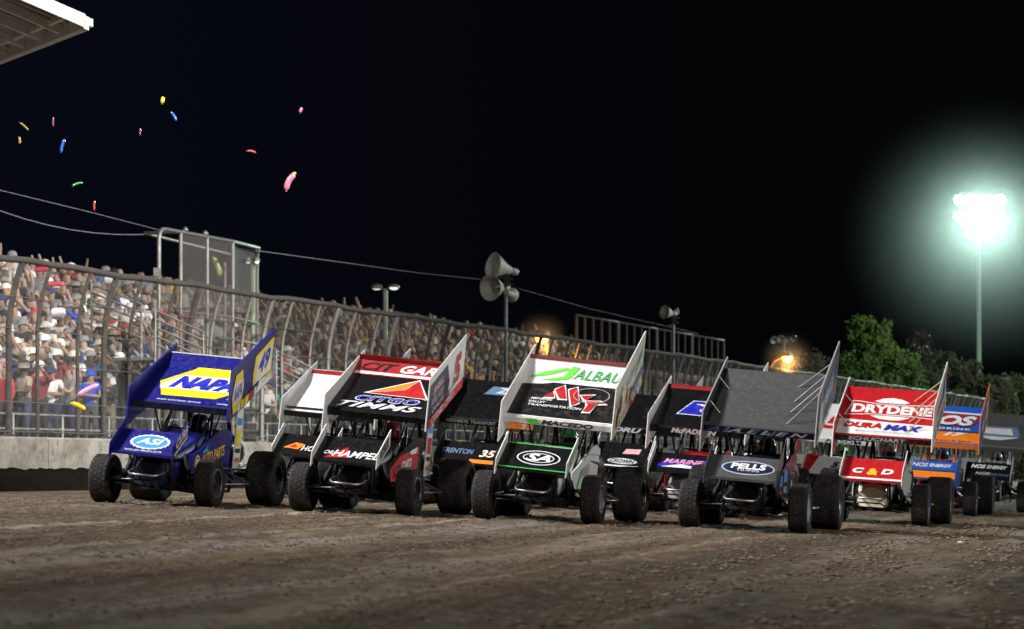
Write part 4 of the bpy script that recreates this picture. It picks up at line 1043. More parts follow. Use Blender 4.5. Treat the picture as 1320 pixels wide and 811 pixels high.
    # radiator and scoop
    m = MB(); m.box((1.05, 0, .46), (.06, .44, .38)); rad = B(m, 'radiator', dark)
    m = MB()
    for i in range(9): m.box((1.085, 0, .30+.04*i), (.01, .42, .008))
    B(m, 'radiator_fins', mat('fins', (.07, .07, .075), .5, .7), rad)
    # floor, seat, engine
    m = MB(); m.plate([(-.3, .2), (-.62, .22), (-.72, .95), (-.66, 1.02), (-.58, .95), (-.5, .42), (-.28, .36)], -.24, .24); B(m, 'seat', carbon)
    m = MB(); m.box((.55, 0, .38), (.62, .3, .30)); m.box((.55, 0, .25), (.66, .42, .1))
    for s in (-1, 1): m.box((.55, s*.2, .5), (.56, .16, .14), Matrix.Rotation(s*R(-35), 3, 'X'))
    eng = B(m, 'engine', dark)
    for s in (-1, 1):
        m = MB()
        for i in range(4): m.tube([(.78-.15*i, s*.26, .46), (.74-.15*i, s*.42, .44), (.6-.13*i, s*.47, .36), (.1-.05*i, s*.46, .30+.02*i)], .02, 7)
        m.tube([(.1, s*.46, .32), (-.3, s*.44, .32)], .045, 8); B(m, 'exhaust_header', mat('header', (.16, .13, .11), .4, .9), eng)
    m = MB()
    for i in range(4):
        for s in (-1, 1): m.tube([(.77-.15*i, s*.07, .85-.03*(3-i)), (.77-.15*i, s*.1, 1.0)], .028, 8, cap=False)
    if g('stacks'): B(m, 'injector_stacks', chrome, eng)
    # tail tank
    def tsec(x, w_, zb, zt): return [(x, w_*math.cos(a), (zb+zt)/2+(zt-zb)/2*math.sin(a)*(1.0)) for a in [2*math.pi*i/16 for i in range(16)]]
    m = MB(); m.loft([tsec(-.85, .26, .52, .98), tsec(-1.0, .33, .46, 1.03), tsec(-1.3, .35, .46, 1.02), tsec(-1.6, .29, .5, .95), tsec(-1.78, .14, .6, .85)]); B(m, 'fuel_tank', paint('tank_'+g('tank', 'black'), COL[g('tank', 'black')]))
    # bumpers and nerf bars
    m = MB(); m.tube([(1.32, -.2, .48), (1.62, -.22, .42), (1.72, -.17, .40), (1.72, .17, .40), (1.62, .22, .42), (1.32, .2, .48)], .017, 8); B(m, 'front_bumper', chrome); m = MB(); m.tube([(1.28, -.2, .26), (1.55, -.2, .30), (1.66, -.16, .33), (1.66, .16, .33), (1.55, .2, .30), (1.28, .2, .26)], .012, 8); B(m, 'lower_bumper', dark)
    m = MB(); m.tube([(.35, .36, .3), (.05, .74, .34), (-.45, .76, .34), (-.62, .40, .46)], .018, 8); m.tube([(.05, .74, .34), (-.2, .37, .5)], .014, 6); B(m, 'side_bar', chrome)
    m = MB(); m.tube([(.35, -.36, .3), (.05, -.74, .34), (-.45, -.76, .34), (-.62, -.40, .4)], .018, 8); B(m, 'side_bar', dark)
    m = MB(); m.tube([(-1.3, -.2, .5), (-1.9, -.22, .55), (-1.95, 0, .56), (-1.9, .22, .55), (-1.3, .2, .5)], .018, 8); m.tube([(-1.9, 0, .34), (-1.93, 0, .75)], .016, 6); B(m, 'rear_bumper', chrome)
    # cockpit bits
    m = MB(); m.tube([Vector((.02, .13*math.cos(a), .80+.13*math.sin(a))) for a in [2*math.pi*i/16 for i in range(17)]], .014, 6, cap=False); m.tube([(.02, 0, .80), (.2, 0, .72)], .018, 6); m.tube([(.02, -.12, .8), (.02, .12, .8)], .01, 6); B(m, 'steering_wheel', carbon)
    m = MB(); m.tube([(.06, -.25, 1.02), (.06, .25, 1.02)], .012, 6)
    for i in range(5): m.tube([(.1, -.24+.12*i, .94), (-.06, -.22+.11*i, 1.34)], .004, 4)
    B(m, 'rock_screen', fm)
    # ---- top wing
    p = R(g('pitch', 26)); xf, zf = g('xf', .45), g('zf', 1.36); cp, sp_ = math.cos(p), math.sin(p); HW = g('hw', .755)
    k2 = R(9)
    def prof(b):     # b<0: leading face, then the deck, bent up a little at the tail
        if b < 0: return (-.012*0+.02*math.cos(b*20)-.02+.015, b)
        if b < 1.1: return (-b, 0)
        q = b-1.1; return (-1.1-q*math.cos(k2), q*math.sin(k2))
    def wpt(a, b, l=0, under=0):
        if b < 0: c, n = .02+l, b-.01
        else: c, n = prof(b); n += l
        if under: n = n-under
        return Vector((xf+c*cp+n*sp_*1, a, zf-c*sp_*1+n*cp))
    m = MB(); bs = [0, .03, .12, .3, .6, .9, 1.1, 1.3, 1.5]; th = [.11, .125, .13, .12, .09, .055, .04, .02, .008]
    secs = []
    for a in (-HW, HW):
        top = [wpt(a, b) for b in bs]; bot = [wpt(a, b, 0, t) for b, t in zip(bs, th)]
        secs.append([wpt(a, -.10), wpt(a, -.02)]+top+bot[::-1])
    n = len(secs[0]); m.add(secs[0]+secs[1], [(i, (i+1) % n, (i+1) % n+n, i+n) for i in range(n)]+[tuple(range(n)), tuple(range(n, 2*n))])
    wing = B(m, 'top_wing', paint('wing_'+g('wing'), COL[g('wing')], g('wrough', .3), g('wdirt', .3)))
    top = Surf(wing, lambda a, b, l: wpt(a, b, l), lean, 1.1, HW-.004); lead = Surf(wing, lambda a, b, l: wpt(a, b, l), lean, None, HW-.004)
    if g('lead'): lead.rect(-HW, HW, -.10, -.003, g('lead'), 'leading_edge')
    if g('wick'):
        m = MB(); a_, b_ = wpt(0, 1.5), wpt(0, 1.5, g('wickh', .06)); m.plate([(a_.x, a_.z), (b_.x+.02, b_.z+.01), (b_.x+.008, b_.z+.015), (a_.x-.012, a_.z)], -HW, HW); B(m, 'wicker', paint('wick_'+g('wick'), COL[g('wick')]), wing)
    if g('spikes'):
        m = MB(); q0 = wpt(0, 1.5, .06)
        for i in range(26): y = -HW+.04+i*(2*HW-.08)/25; m.add([(q0.x, y-.02, q0.z-.02), (q0.x, y+.02, q0.z-.02), (q0.x+.004, y, q0.z+.05), (q0.x-.01, y, q0.z-.02)], [(0, 1, 2), (0, 2, 3), (1, 3, 2), (0, 3, 1)])
        B(m, 'wicker_teeth', frame_black, wing)
    # wing posts
    for s in (-1, 1):
        m = MB(); q = wpt(s*.28, .35, 0, .1); m.tube([(-.14, s*.27, 1.34), q], .016, 7); q2 = wpt(s*.28, 1.15, 0, .04); m.tube([(-.62, s*.27, 1.37), q2], .016, 7); m.tube([(-.62, s*.27, 1.37), wpt(s*.28, .6, 0, .08)], .012, 6)
        m.tube([(.12, s*.34, .86), wpt(s*.5, .25, 0, .11)], .011, 6); B(m, 'wing_strut', chrome if g('frame', 'black') != 'black' else fm)
    # side boards of the top wing
    pb = p-R(g('bdrop', 4)); tb, cb = math.tan(pb), math.cos(pb); LB = 1.83*cb
    def board(side, low, h, mt, name='sideboard'):
        f0 = xf+.13; z0 = zf-low; y = side*(HW+.012)
        m = MB(); m.plate([(f0, z0+.02), (f0-.02, z0), (f0-LB, z0+LB*tb), (f0-LB, z0+LB*tb+h), (f0, z0+h)], y-.008, y+.008); o = B(m, name, mt, wing)
        m = MB()
        for (bb) in (0, h): m.tube([(f0-.01, y, z0+bb), (f0-LB, y, z0+LB*tb+bb)], .011, 6)
        m.tube([(f0, y, z0), (f0, y, z0+h)], .01, 6); m.tube([(f0-LB, y, z0+LB*tb), (f0-LB, y, z0+LB*tb+h)], .01, 6); B(m, 'board_edge', paint('edge_'+g('edge', 'white'), COL[g('edge', 'white')]), wing)
        yo = y+side*.009
        return Surf(wing, lambda a, b, l: Vector((f0-a*cb, yo+side*l, z0+a*cb*tb+b)), lean), o
    lbd, lo = board(1, g('llow', .20), g('lh', .70), paint('board_'+g('lb'), COL[g('lb')], .32, .35))
    rbd, ro = board(-1, g('rlow', .38), g('rh', .54), paint('board_'+g('rb'), COL[g('rb')], .32, .35))
    if g('braces'):
        for (a1, b1, hh) in ((.15, .5, .36), (.5, .75, .36), (.8, 1.05, .38), (1.2, 1.4, .38)):
            m = MB(); q = wpt(HW-.42, a1); q2 = Vector((xf+.13-b1*cb, HW, zf-.2+b1*cb*tb+.2+hh)); m.tube([q, q2], .009, 6); B(m, 'brace', chrome if g('braces') == 1 else paint('brace_o', COL['tan']), wing)
        for a1 in (.3, 1.0):
            m = MB(); m.tube([wpt(-HW+.16, a1), wpt(-HW+.01, a1+.05, .16)], .009, 6); B(m, 'brace', chrome, wing)
    # ---- front wing
    q = R(g('npitch', 33)); nx, nz = g('nx', 1.80), g('nz', .68); cq, sq = math.cos(q), math.sin(q); NW = g('nw', .46); ND = g('nd', .57)
    def npt(a, b, l=0): return Vector((nx-b*cq+l*sq, a, nz+b*sq+l*cq))
    m = MB(); ss = []
    for a in (-NW, NW): ss.append([npt(a, -.015, -.03), npt(a, 0), npt(a, .3), npt(a, ND), npt(a, ND, -.012), npt(a, .3, -.045), npt(a, .05, -.06)])
    n = 7; m.add(ss[0]+ss[1], [(i, (i+1) % n, (i+1) % n+n, i+n) for i in range(n)]+[tuple(range(n)), tuple(range(n, 2*n))])
    nw = B(m, 'nose_wing', paint('wing_'+g('nose', g('wing')), COL[g('nose', g('wing'))], g('nrough', .3), .3)); nose = Surf(nw, npt, lean, None, NW-.003)
    nbd = None
    for s in (-1, 1):
        y = s*(NW+.01); h = .22; lo_ = .07
        m = MB(); f0 = nx+.05; Lb = (ND+.08)*cq; tq = math.tan(q-R(4)); ext = g('nlow', .06) if s > 0 else .10
        pts = [(f0, nz-ext), (f0, nz+.13), (f0-Lb, nz+Lb*tq+.17), (f0-Lb, nz+Lb*tq-.06)] if s > 0 else [(f0, nz-ext), (f0, nz+.10), (f0-Lb, nz+Lb*tq+.16), (f0-Lb, nz+Lb*tq-.05)]
        m.plate(pts, y-.006, y+.006); B(m, 'sideboard', paint('board_'+g('nlb' if s > 0 else 'nrb', g('lb')), COL[g('nlb' if s > 0 else 'nrb', g('lb'))]), nw)
        if s > 0: nbd = Surf(nw, (lambda f0=f0, y=y, tq=tq: lambda a, b, l: Vector((f0-a, y+.007+l, nz+a*tq+b)))(), lean)
    for s in (-1, 1):
        m = MB(); m.tube([(1.34, s*.2, .60), npt(s*.2, .12, -.05)], .013, 6); m.tube([(1.3, s*.2, .62), npt(s*.2, .5, -.02)], .013, 6); m.tube([(1.36, s*.22, .44), npt(s*.24, .1, -.05)], .011, 6); B(m, 'nose_wing_strut', fm)
    sd = Surf(side, lambda a, b, l: Vector((.95-a, .367+l, b)), lean); hd = Surf(hood, lambda a, b, l: Vector((1.2-b, a, .70+b*.30+l)), lean)
    if g('tailp'):
        m = MB(); m.plate([(-.74, .45), (-.74, 1.32), (-.98, 1.36), (-1.02, .5)], .40, .412); tp = B(m, 'tail_panel', paint('tailp_white', COL['white']))
        T_ = Surf(tp, lambda a, b, l: Vector((-.74-a, .413+l, .5+b)), lean); T_.rect(.02, .22, .62, .72, 'sky'); T_.rect(.02, .22, .34, .56, g('tailp')); T_.rect(.02, .22, .24, .30, 'black'); T_.rect(.03, .2, .12, .17, 'orange')
    S = dict(top=top, lead=lead, lb=lbd, nose=nose, nb=nbd, side=sd, hood=hd, HW=HW, L=LB/cb)
    if deco: deco(S)
    make_driver(Mx @ Matrix.Translation((0, .03, .02)), g('suit', 'black'), g('helm', 'grey'), g('dl'))
    return root

# ------------------------------------------------------------------ the cars
def sponsor_bits(S, seed, L=1.8, b0=.03, b1=.14, surf='lb', cols=('white', 'red', 'sky', 'yellow', 'silver', 'black')):
    """row of small sponsor patches along the lower edge"""
    r_ = random.Random(seed); a = .35
    while a < L-.12:
        w_ = r_.uniform(.08, .2); S[surf].poly([(a, b0), (a+w_, b0), (a+w_+.01, b1), (a+.01, b1)], r_.choice(cols), 'sponsor_patch'); a += w_+.03
def shead(S, surf, pts, col): return S[surf].poly(pts, col)

def d_blue(S):
    t = S['top']
    hexa = lambda cx, cy, w_, h, k: [(cx-w_/2, cy), (cx-w_/2+k, cy+h/2), (cx+w_/2-k, cy+h/2), (cx+w_/2, cy), (cx+w_/2-k, cy-h/2), (cx-w_/2+k, cy-h/2)]
    t.poly([(-.53, .64), (-.16, 1.17), (.56, 1.17), (.78, .66), (.40, .22), (-.36, .20)], 'yellow'); t.poly([(-.48, .50), (-.42, .66), (-.24, .90), (.76, .92), (.8, .46), (-.46, .42)], 'white'); t.text('NAPA', .10, .665, .92, .40, 'royal', .35, .075)
    t.rect(-.7, .74, 1.47, 1.5, 'grey'); t.text('FOX RACING SHOX', -.05, .05, .62, .045, 'silver'); t.text('HOOSIER', .58, .06, .2, .04, 'white'); t.text('eibach', .62, .24, .13, .05, 'white')
    S['lead'].rect(-.75, .75, -.1, -.003, 'navy')
    b = S['lb']; b.poly([(1.02, .56), (1.74, .60), (1.80, .58), (1.80, .1), (1.5, .16), (.98, .17), (.96, .32)], 'yellow'); b.poly([(1.12, .50), (1.74, .54), (1.74, .16), (1.05, .17)], 'cream'); b.text('49', 1.42, .38, .5, .26, 'royal', .2, .04)
    b.poly([(.08, .30), (.18, .57), (.46, .57), (.56, .30), (.46, .05), (.18, .05)], 'yellow'); b.poly([(.12, .31), (.15, .44), (.49, .44), (.53, .31), (.49, .18), (.15, .18)], 'white'); b.text('NAPA', .32, .31, .34, .19, 'royal', .25, .03)
    b.poly([(1.25, .17), (1.80, .12), (1.80, .02), (1.1, .02)], 'white'); b.text('CURB', 1.55, .12, .34, .08, 'gold'); sponsor_bits(S, 1, 1.2); b.rect(1.78, 1.815, .05, .5, 'sky')
    n = S['nose']; n.poly([(.02+(.26+.02*(i % 2))*math.cos(6.2832*i/40), .27+(.165+.014*(i % 2))*math.sin(6.2832*i/40)) for i in range(40)], 'silver'); n.ell(.02, .27, .47, .28, 'sky'); n.text('ASI', .02, .28, .36, .14, 'white', .3, .03); n.text('ROLLED PRODUCTS', .0, .05, .5, .04, 'silver')
    nb = S['nb']; nb.text('CURB', .30, .09, .40, .13, 'white', .1, .04); nb.poly([(.06, -.04), (.5, -.03), (.52, .0), (.05, .0)], 'cream')
    s = S['side']; s.ell(.30, .60, .2, .2, 'gold'); s.ring(.30, .60, .15, .15, .02, 'royal'); s.text('NAPA', .30, .60, .15, .07, 'white', .2, .03); s.text('AUTO PARTS', .92, .70, .92, .15, 'gold', .1, .02, rot=.16)
    s.poly([(.45, .74), (.6, .80), (.75, .86), (.62, .78), (.75, .78), (.55, .72)], 'sky')
def d_citgo(S):
    t = S['top']; t.rect(-.75, .75, 1.12, 1.49, 'dred2'); t.poly([(-.68, 1.14), (.74, 1.14), (.74, 1.2), (.2, 1.2), (-.66, 1.2)], 'white'); t.text('CIT', -.36, 1.33, .52, .2, 'black', .4, .03); t.text('GARD', .30, 1.33, .72, .2, 'white', .4, .03)
    t.poly([(-.36, .53), (.28, 1.10), (.56, .49)], 'white'); t.poly([(-.30, .55), (.27, 1.06), (.16, .73)], 'orange'); t.poly([(-.29, .54), (.17, .72), (.28, 1.06), (.52, .51)], 'red')
    t.text('CITGO', .03, .352, .89, .185, 'white', .25, .055, space=1.15); t.text('CITGO', .03, .352, .865, .155, 'royal', .25, .025, space=1.15); t.text('TIMMS', -.02, .125, 1.16, .19, 'silver', .45, .03, space=1.1)
    t.poly([(.5, .46), (.74, .78), (.74, .7), (.54, .44)], 'grey')
    b = S['lb']; b.poly([(.02, .08), (1.0, .08), (1.06, .32), (.88, .61), (.02, .60)], 'navy'); b.text('SHELL', .46, .47, .5, .1, 'pink', .2, .03, rot=.05); b.text('AIRLINES', .42, .33, .62, .11, 'grey', .2, .03); b.text('QUALITY', .5, .2, .6, .08, 'silver', .2, .02)
    b.text('5', 1.42, .36, .34, .42, 'grey', .1, .07); b.text('5', 1.44, .36, .30, .40, 'red', .1, .05); b.rect(.02, 1.8, .0, .14, 'red'); b.text('CITGARD  CITGO', .75, .07, 1.1, .09, 'white', .2, .02); b.poly([(1.05, .14), (1.8, .14), (1.8, .2), (1.05, .2)], 'silver')
    n = S['nose']; n.poly([(-.3, .06), (-.05, .34), (.02, .1)], 'red'); n.text('HAMPEL', .10, .18, .62, .15, 'white', .3, .02); n.text('OIL', -.26, .18, .14, .08, 'white', .3)
    S['nb'].text('NYSOR', .3, .05, .36, .16, 'black', 0, .04); S['nb'].text('racing', .38, .16, .2, .03, 'grey')
    s = S['side']; s.poly([(.1, .42), (1.45, .58), (1.45, .92), (.5, .80), (.05, .62)], 'red'); s.text('CIT', .42, .60, .34, .15, 'black', .3, .03, rot=.12); s.text('GARD', .85, .68, .5, .15, 'white', .3, .03, rot=.12); s.poly([(.95, .86), (1.35, .93), (1.3, .84), (1.05, .82)], 'white')
def d_alb(S):
    t = S['top']; t.poly([(-.72, .02), (.74, .02), (.74, .98), (-.30, .98), (-.44, .92), (-.72, .88)], 'black')
    t.poly([(-.70, 1.06), (-.5, 1.22), (-.2, 1.36), (-.12, 1.33), (-.4, 1.16)], 'lime'); t.poly([(-.5, 1.02), (-.2, 1.16), (-.12, 1.4), (-.02, 1.38), (-.1, 1.12), (-.3, 1.03)], 'lime'); t.text('ALBAUGH', .42, 1.23, .98, .23, 'black', .35, .01, space=1.1); t.text('ALBAUGH', .425, 1.235, .97, .225, 'green', .35, -.002, space=1.1)
    def pa(x, y):
        f = (625+.103*(x-90)-y)/245; return ((x-90-110*f)/(870-100*f)*1.46-.73, f*.98)
    bars = [[(368, 520), (432, 486), (449, 522)], [(448, 475), (507, 445), (544, 537), (490, 533)], [(551, 478), (602, 458), (648, 562), (598, 588)], [(648, 520), (750, 517), (690, 552)], [(700, 560), (800, 563), (862, 576), (715, 580)], [(733, 572), (784, 580), (747, 634), (698, 630)]]
    for q in bars:
        cx = sum(p[0] for p in q)/len(q); cy = sum(p[1] for p in q)/len(q)
        t.poly([pa(cx+(x-cx)*1.0+(11 if x > cx else -11), cy+(y-cy)*1.0+(9 if y > cy else -9)) for x, y in q], 'white')
    for q in bars: t.poly([pa(x, y) for x, y in q], 'red')
    t.text('MENEFEE', -.34, .45, .3, .055, 'white', .2); t.text('VALLEY', -.38, .36, .24, .055, 'white', .2); t.text('TRANSPORTATION', -.12, .27, .74, .06, 'white', .2); t.ring(.3, .66, .5, .42, .012, 'grey')
    l = S['lead']; l.text('MACEDO', .12, -.05, .72, .075, 'black', .3, .05); l.poly([(-.40, -.09), (-.24, -.09), (-.30, -.01), (-.46, -.01)], 'lime')
    b = S['lb']; b.poly([(.04, .05), (.5, .05), (.62, .3), (.45, .58), (.04, .5)], 'cream'); b.ell(.2, .2, .16, .3, 'black'); b.ell(.35, .32, .22, .24, 'dred'); b.ell(.3, .14, .14, .12, 'gold'); b.poly([(.05, .42), (.4, .55), (.45, .5), (.1, .36)], 'green')
    b.text('ALBAUGH', 1.15, .47, 1.05, .13, 'green', .1, .0, rot=.03); b.poly([(1.2, .3), (1.5, .5), (1.75, .56), (1.5, .42)], 'lime'); b.poly([(1.15, .22), (1.8, .28), (1.8, .16), (1.2, .12)], 'steelb'); b.ell(.82, .25, .18, .22, 'gold'); b.ell(.98, .2, .16, .2, 'purple'); sponsor_bits(S, 3, 1.8, .02, .1, cols=('pink', 'gold', 'steelb', 'red', 'white'))
    n = S['nose']; n.rect(-.455, .455, .575, .598, 'green'); n.ring(.03, .28, .58, .34, .02, 'silver'); n.ring(.03, .28, .42, .22, .016, 'silver'); n.text('SA', .03, .28, .34, .17, 'white', .3, .03); n.rect(-.45, .45, .0, .02, 'green')
    S['nb'].text('ALBAUGH', .3, .07, .36, .09, 'green'); S['nb'].poly([(.05, -.04), (.2, .02), (.3, -.01), (.1, -.05)], 'lime')
    s = S['side']; s.text('ALBAUGH', .78, .70, .6, .14, 'grey', .2, .02, rot=.15); s.poly([(.3, .45), (.55, .72), (.62, .7), (.42, .45)], 'green')
def d_grey(S):
    t = S['top']; t.rect(-.75, -.70, .05, 1.48, 'black'); l = S['lead']; l.text('ALLEN', -.25, -.05, .98, .08, 'steelb', .4, .04, space=1.4); l.text('A L L E N', .1, -.05, 1.1, .06, 'silver', .4, .02)
    b = S['lb']; b.poly([(.45, .1), (1.5, .12), (1.5, .52), (.5, .56)], 'steelb'); b.text('PELLS', .95, .36, .75, .16, 'white', .1, .03); b.text('Ditch', 1.0, .2, .5, .1, 'sky', .1, .02); b.text('1A', 1.64, .36, .26, .26, 'royal', .1, .04); sponsor_bits(S, 4, 1.75, .01, .09); b.poly([(.05, .1), (.36, .1), (.34, .5), (.05, .55)], 'silver')
    n = S['nose']; n.ell(.06, .25, .68, .30, 'steelb'); n.ring(.06, .25, .70, .32, .012, 'silver'); n.ell(.06, .25, .64, .26, 'navy'); n.text('PELLS', .06, .285, .46, .13, 'white', .1, .04); n.text('TILING', .06, .19, .30, .045, 'silver')
    s = S['side']; s.rect(.25, .45, .60, .74, 'sky'); s.rect(.55, .9, .66, .8, 'sky'); s.rect(.3, .42, .50, .56, 'red'); s.ell(1.1, .78, .14, .14, 'purple'); s.ell(1.3, .62, .14, .14, 'pink'); s.text('PELLS', .72, .56, .3, .08, 'white')
def d_wht(S):
    t = S['top']; t.rect(-.74, .74, 1.36, 1.48, 'dred'); t.ell(-.1, .9, .12, .1, 'grey'); t.text('88', .2, .8, .4, .3, 'silver'); t.poly([(-.74, .02), (.74, .02), (.74, .1), (-.74, .1)], 'black')
    S['nose'].poly([(-.34, .18), (-.18, .34), (-.02, .30), (-.1, .16)], 'orange'); S['nose'].poly([(-.25, .2), (-.18, .3), (-.12, .2)], 'red'); S['nose'].text('HOT', .1, .2, .3, .14, 'white', .2)
    S['lb'].poly([(.8, .1), (1.7, .1), (1.7, .5), (1.3, .3)], 'red')
def d_blk(S):
    t = S['top']; t.poly([(-.35, 1.04), (-.25, 1.32), (.55, 1.32), (.48, 1.04)], 'steelb'); t.text('Zeon', .1, 1.2, .55, .18, 'silver', .3, .03); l = S['lead']; l.text('REICHERTS  TRANSPORT', -.28, -.05, .8, .05, 'grey')
    t.poly([(.22, .0), (.74, .0), (.74, .16), (.42, .14), (.40, .3), (.30, .16), (.25, .22)], 'orange'); l.rect(.25, .75, -.1, -.003, 'orange'); l.text('35', .62, -.05, .2, .08, 'white', .2)
    n = S['nose']; n.text('TRENTON', -.18, .3, .5, .14, 'steelb', .1, .03); n.poly([(.06, .1), (.45, .1), (.45, .0), (.06, .0)], 'orange'); n.text('35', .3, .28, .24, .2, 'cream', .2, .03); n.poly([(-.45, .0), (-.15, .0), (-.1, .05), (-.45, .05)], 'black')
    S['lb'].text('35', 1.3, .3, .5, .34, 'orange', .2, .04); S['lb'].text('TRENTON', .5, .3, .6, .14, 'grey')
def d_dry2(S):
    S['lead'].text('DRU', -.18, -.05, .52, .085, 'white', .35, .05); S['top'].text('7', .1, .7, .3, .5, 'navy')
    n = S['nose']; n.poly([(-.02, .36), (.26, .38), (.28, .52), (.02, .5)], 'pink'); n.ell(.02, .16, .5, .16, 'silver'); n.text('CROWN', .02, .16, .42, .1, 'black', .3, .03); n.rect(-.45, .45, .0, .04, 'white'); S['nb'].text('7', .3, .07, .16, .16, 'sky', .2, .04); S['nb'].rect(.2, .5, -.02, .01, 'sky')
    S['lb'].text('7', 1.4, .34, .3, .4, 'sky', .2, .04); sponsor_bits(S, 7, 1.2)
def d_bluelogo(S):
    t = S['top']; t.poly([(-.44, .46), (-.26, 1.04), (.40, 1.04), (.34, .46)], 'silver'); t.poly([(-.41, .49), (-.24, 1.01), (.38, 1.01), (.31, .49)], 'royal'); t.poly([(-.2, .9), (.36, .92), (.1, .84), (.3, .76), (-.05, .82)], 'white'); t.ring(.02, .66, .24, .16, .03, 'silver'); t.rect(-.7, .74, 1.36, 1.48, 'dred'); S['lead'].text('McFADDEN', -.06, -.05, .72, .085, 'white', .3, .05)
    n = S['nose']; n.poly([(-.4, .1), (-.22, .34), (.4, .34), (.38, .1)], 'royal'); n.text('MARINE', .02, .27, .62, .13, 'red', .3, .05); n.text('MARINE', .02, .27, .6, .12, 'pink', .3, .01); n.poly([(-.3, .1), (.0, .2), (.4, .1)], 'white')
    S['lb'].poly([(.9, .1), (1.78, .1), (1.78, .55)], 'royal'); S['lb'].text('83', 1.4, .4, .3, .2, 'white'); S['side'].rect(.2, 1.2, .6, .8, 'red')
def d_51(S):
    n = S['nose']; n.poly([(-.46, 0), (-.34, 0), (-.2, .6), (-.46, .6)], 'red'); n.text('51', .18, .3, .26, .2, 'black', .2, .05); S['lead'].text('AXSOM', .1, -.05, .7, .08, 'black'); S['top'].text('51', 0, .7, .8, .6, 'red', .2, .05); S['lb'].text('51', 1.3, .3, .4, .3, 'red')
def d_red(S):
    t = S['top']; t.poly([(-.75, .003), (.75, .003), (.75, .42), (-.75, .50)], 'white'); t.poly([(-.28, 1.14), (-.15, 1.22), (.0, 1.25), (.15, 1.22), (.28, 1.14), (.2, 1.10), (-.2, 1.10)], 'white'); t.poly([(-.3, .64), (-.12, .54), (.05, .52), (.2, .54), (.34, .64), (.2, .66), (-.2, .66)], 'white')
    t.poly([(-.70, .62), (-.62, 1.12), (-.50, 1.12), (-.2, 1.06), (.2, 1.06), (.72, 1.12), (.74, .62), (.3, .68), (-.3, .68)], 'white'); t.poly([(-.67, .645), (-.60, 1.095), (-.50, 1.095), (-.2, 1.035), (.2, 1.035), (.70, 1.09), (.71, .65), (.3, .705), (-.3, .705)], 'red')
    t.text('DRYDENE', .03, .87, 1.26, .29, 'white', 0, .045); t.text('DURA', -.36, .30, .60, .17, 'red', .2, .05); t.text('MAX', .27, .27, .60, .19, 'royal', .3, .05); t.text('MISSION DRIVEN LUBRICANTS', 0, .10, .9, .04, 'grey')
    S['lead'].rect(-.75, .75, -.1, -.003, 'black'); S['lead'].text('SCHUCHART', -.1, -.05, .9, .06, 'silver', .2)
    n = S['nose']; n.text('C', -.22, .24, .17, .15, 'white', .2, .05); n.text('&', 0, .22, .17, .18, 'gold', .1, .05); n.text('D', .22, .24, .19, .15, 'white', .2, .05); n.rect(-.46, .46, -.005, .045, 'white')
    S['nb'].poly([(.28, -.02), (.5, .0), (.5, .17), (.28, .15)], 'royal'); S['nb'].text('MAX', .39, .08, .2, .12, 'white'); S['nb'].poly([(.08, -.05), (.14, -.04), (.2, .14), (.14, .13)], 'lime')
    b = S['lb']; b.poly([(1.1, .3), (1.8, .3), (1.8, .6), (1.35, .6)], 'royal'); b.poly([(1.5, .61), (1.8, .61), (1.8, .4)], 'red'); b.text('DURAMAX', .8, .4, .8, .14, 'red', .1, .03); b.text('1', 1.55, .45, .12, .24, 'white', 0, .05); sponsor_bits(S, 6, 1.8, .04, .2)
def d_17(S):
    t = S['top']; t.rect(-.75, .75, .0, .46, 'orange'); t.text('17', .28, .37, .46, .16, 'white', .35, .06); t.text('SCELZI HAULERS', .0, .06, 1.2, .06, 'black'); t.rect(-.75, .75, .46, .5, 'navy')
    t.poly([(-.70, .72), (-.55, 1.22), (.72, 1.20), (.55, .72)], 'red'); t.text('NOS', .03, .95, 1.24, .50, 'navy', .3, .09); t.text('NOS', .03, .96, 1.18, .42, 'white', .3, .05); t.text('ENERGY', -.42, .58, .5, .08, 'white'); t.text('DRINK', .25, .58, .62, .09, 'white', 0, .03, space=1.2); t.poly([(-.3, 1.24), (.74, 1.2), (.74, 1.26), (-.3, 1.28)], 'white')
    S['lead'].rect(-.75, .75, -.1, -.003, 'orange'); n = S['nose']; n.rect(-.46, .46, -.01, .22, 'orange'); n.text('NOS', -.22, .42, .3, .14, 'silver', .2, .04); n.text('ENERGY', .16, .42, .42, .11, 'white', .2, .04); n.rect(-.46, .46, .22, .25, 'navy')
    b = S['lb']; b.poly([(1.3, .1), (1.8, .1), (1.8, .61), (1.5, .61)], 'orange'); b.text('17', 1.3, .36, .4, .3, 'white', .2, .05); b.text('NOS', .6, .32, .5, .2, 'white', .2, .04); sponsor_bits(S, 8, 1.8)
def d_nos2(S):
    t = S['top']; t.poly([(-.5, .5), (-.42, .95), (.4, .98), (.5, .5), (.2, .35), (-.2, .35)], 'steelb'); t.poly([(-.36, .58), (-.3, .86), (.28, .88), (.34, .56)], 'silver'); t.poly([(-.5, .45), (.5, .45), (.1, .28), (-.1, .28)], 'silver')
    n = S['nose']; n.text('NOS', -.22, .42, .3, .15, 'white', .3, .04); n.text('ENERGY', .16, .42, .42, .13, 'silver', .3, .04); n.text('NGK', -.1, .16, .3, .1, 'silver', .2); n.text('SPARK PLUGS', .22, .14, .4, .08, 'steelb'); S['lb'].text('41', 1.2, .3, .4, .3, 'silver')
def d_far(S):
    S['top'].text('2', 0, .8, .4, .6, 'silver'); S['nose'].text('CARQUEST', 0, .3, .6, .14, 'silver'); S['lb'].text('2', 1.3, .3, .3, .4, 'sky')

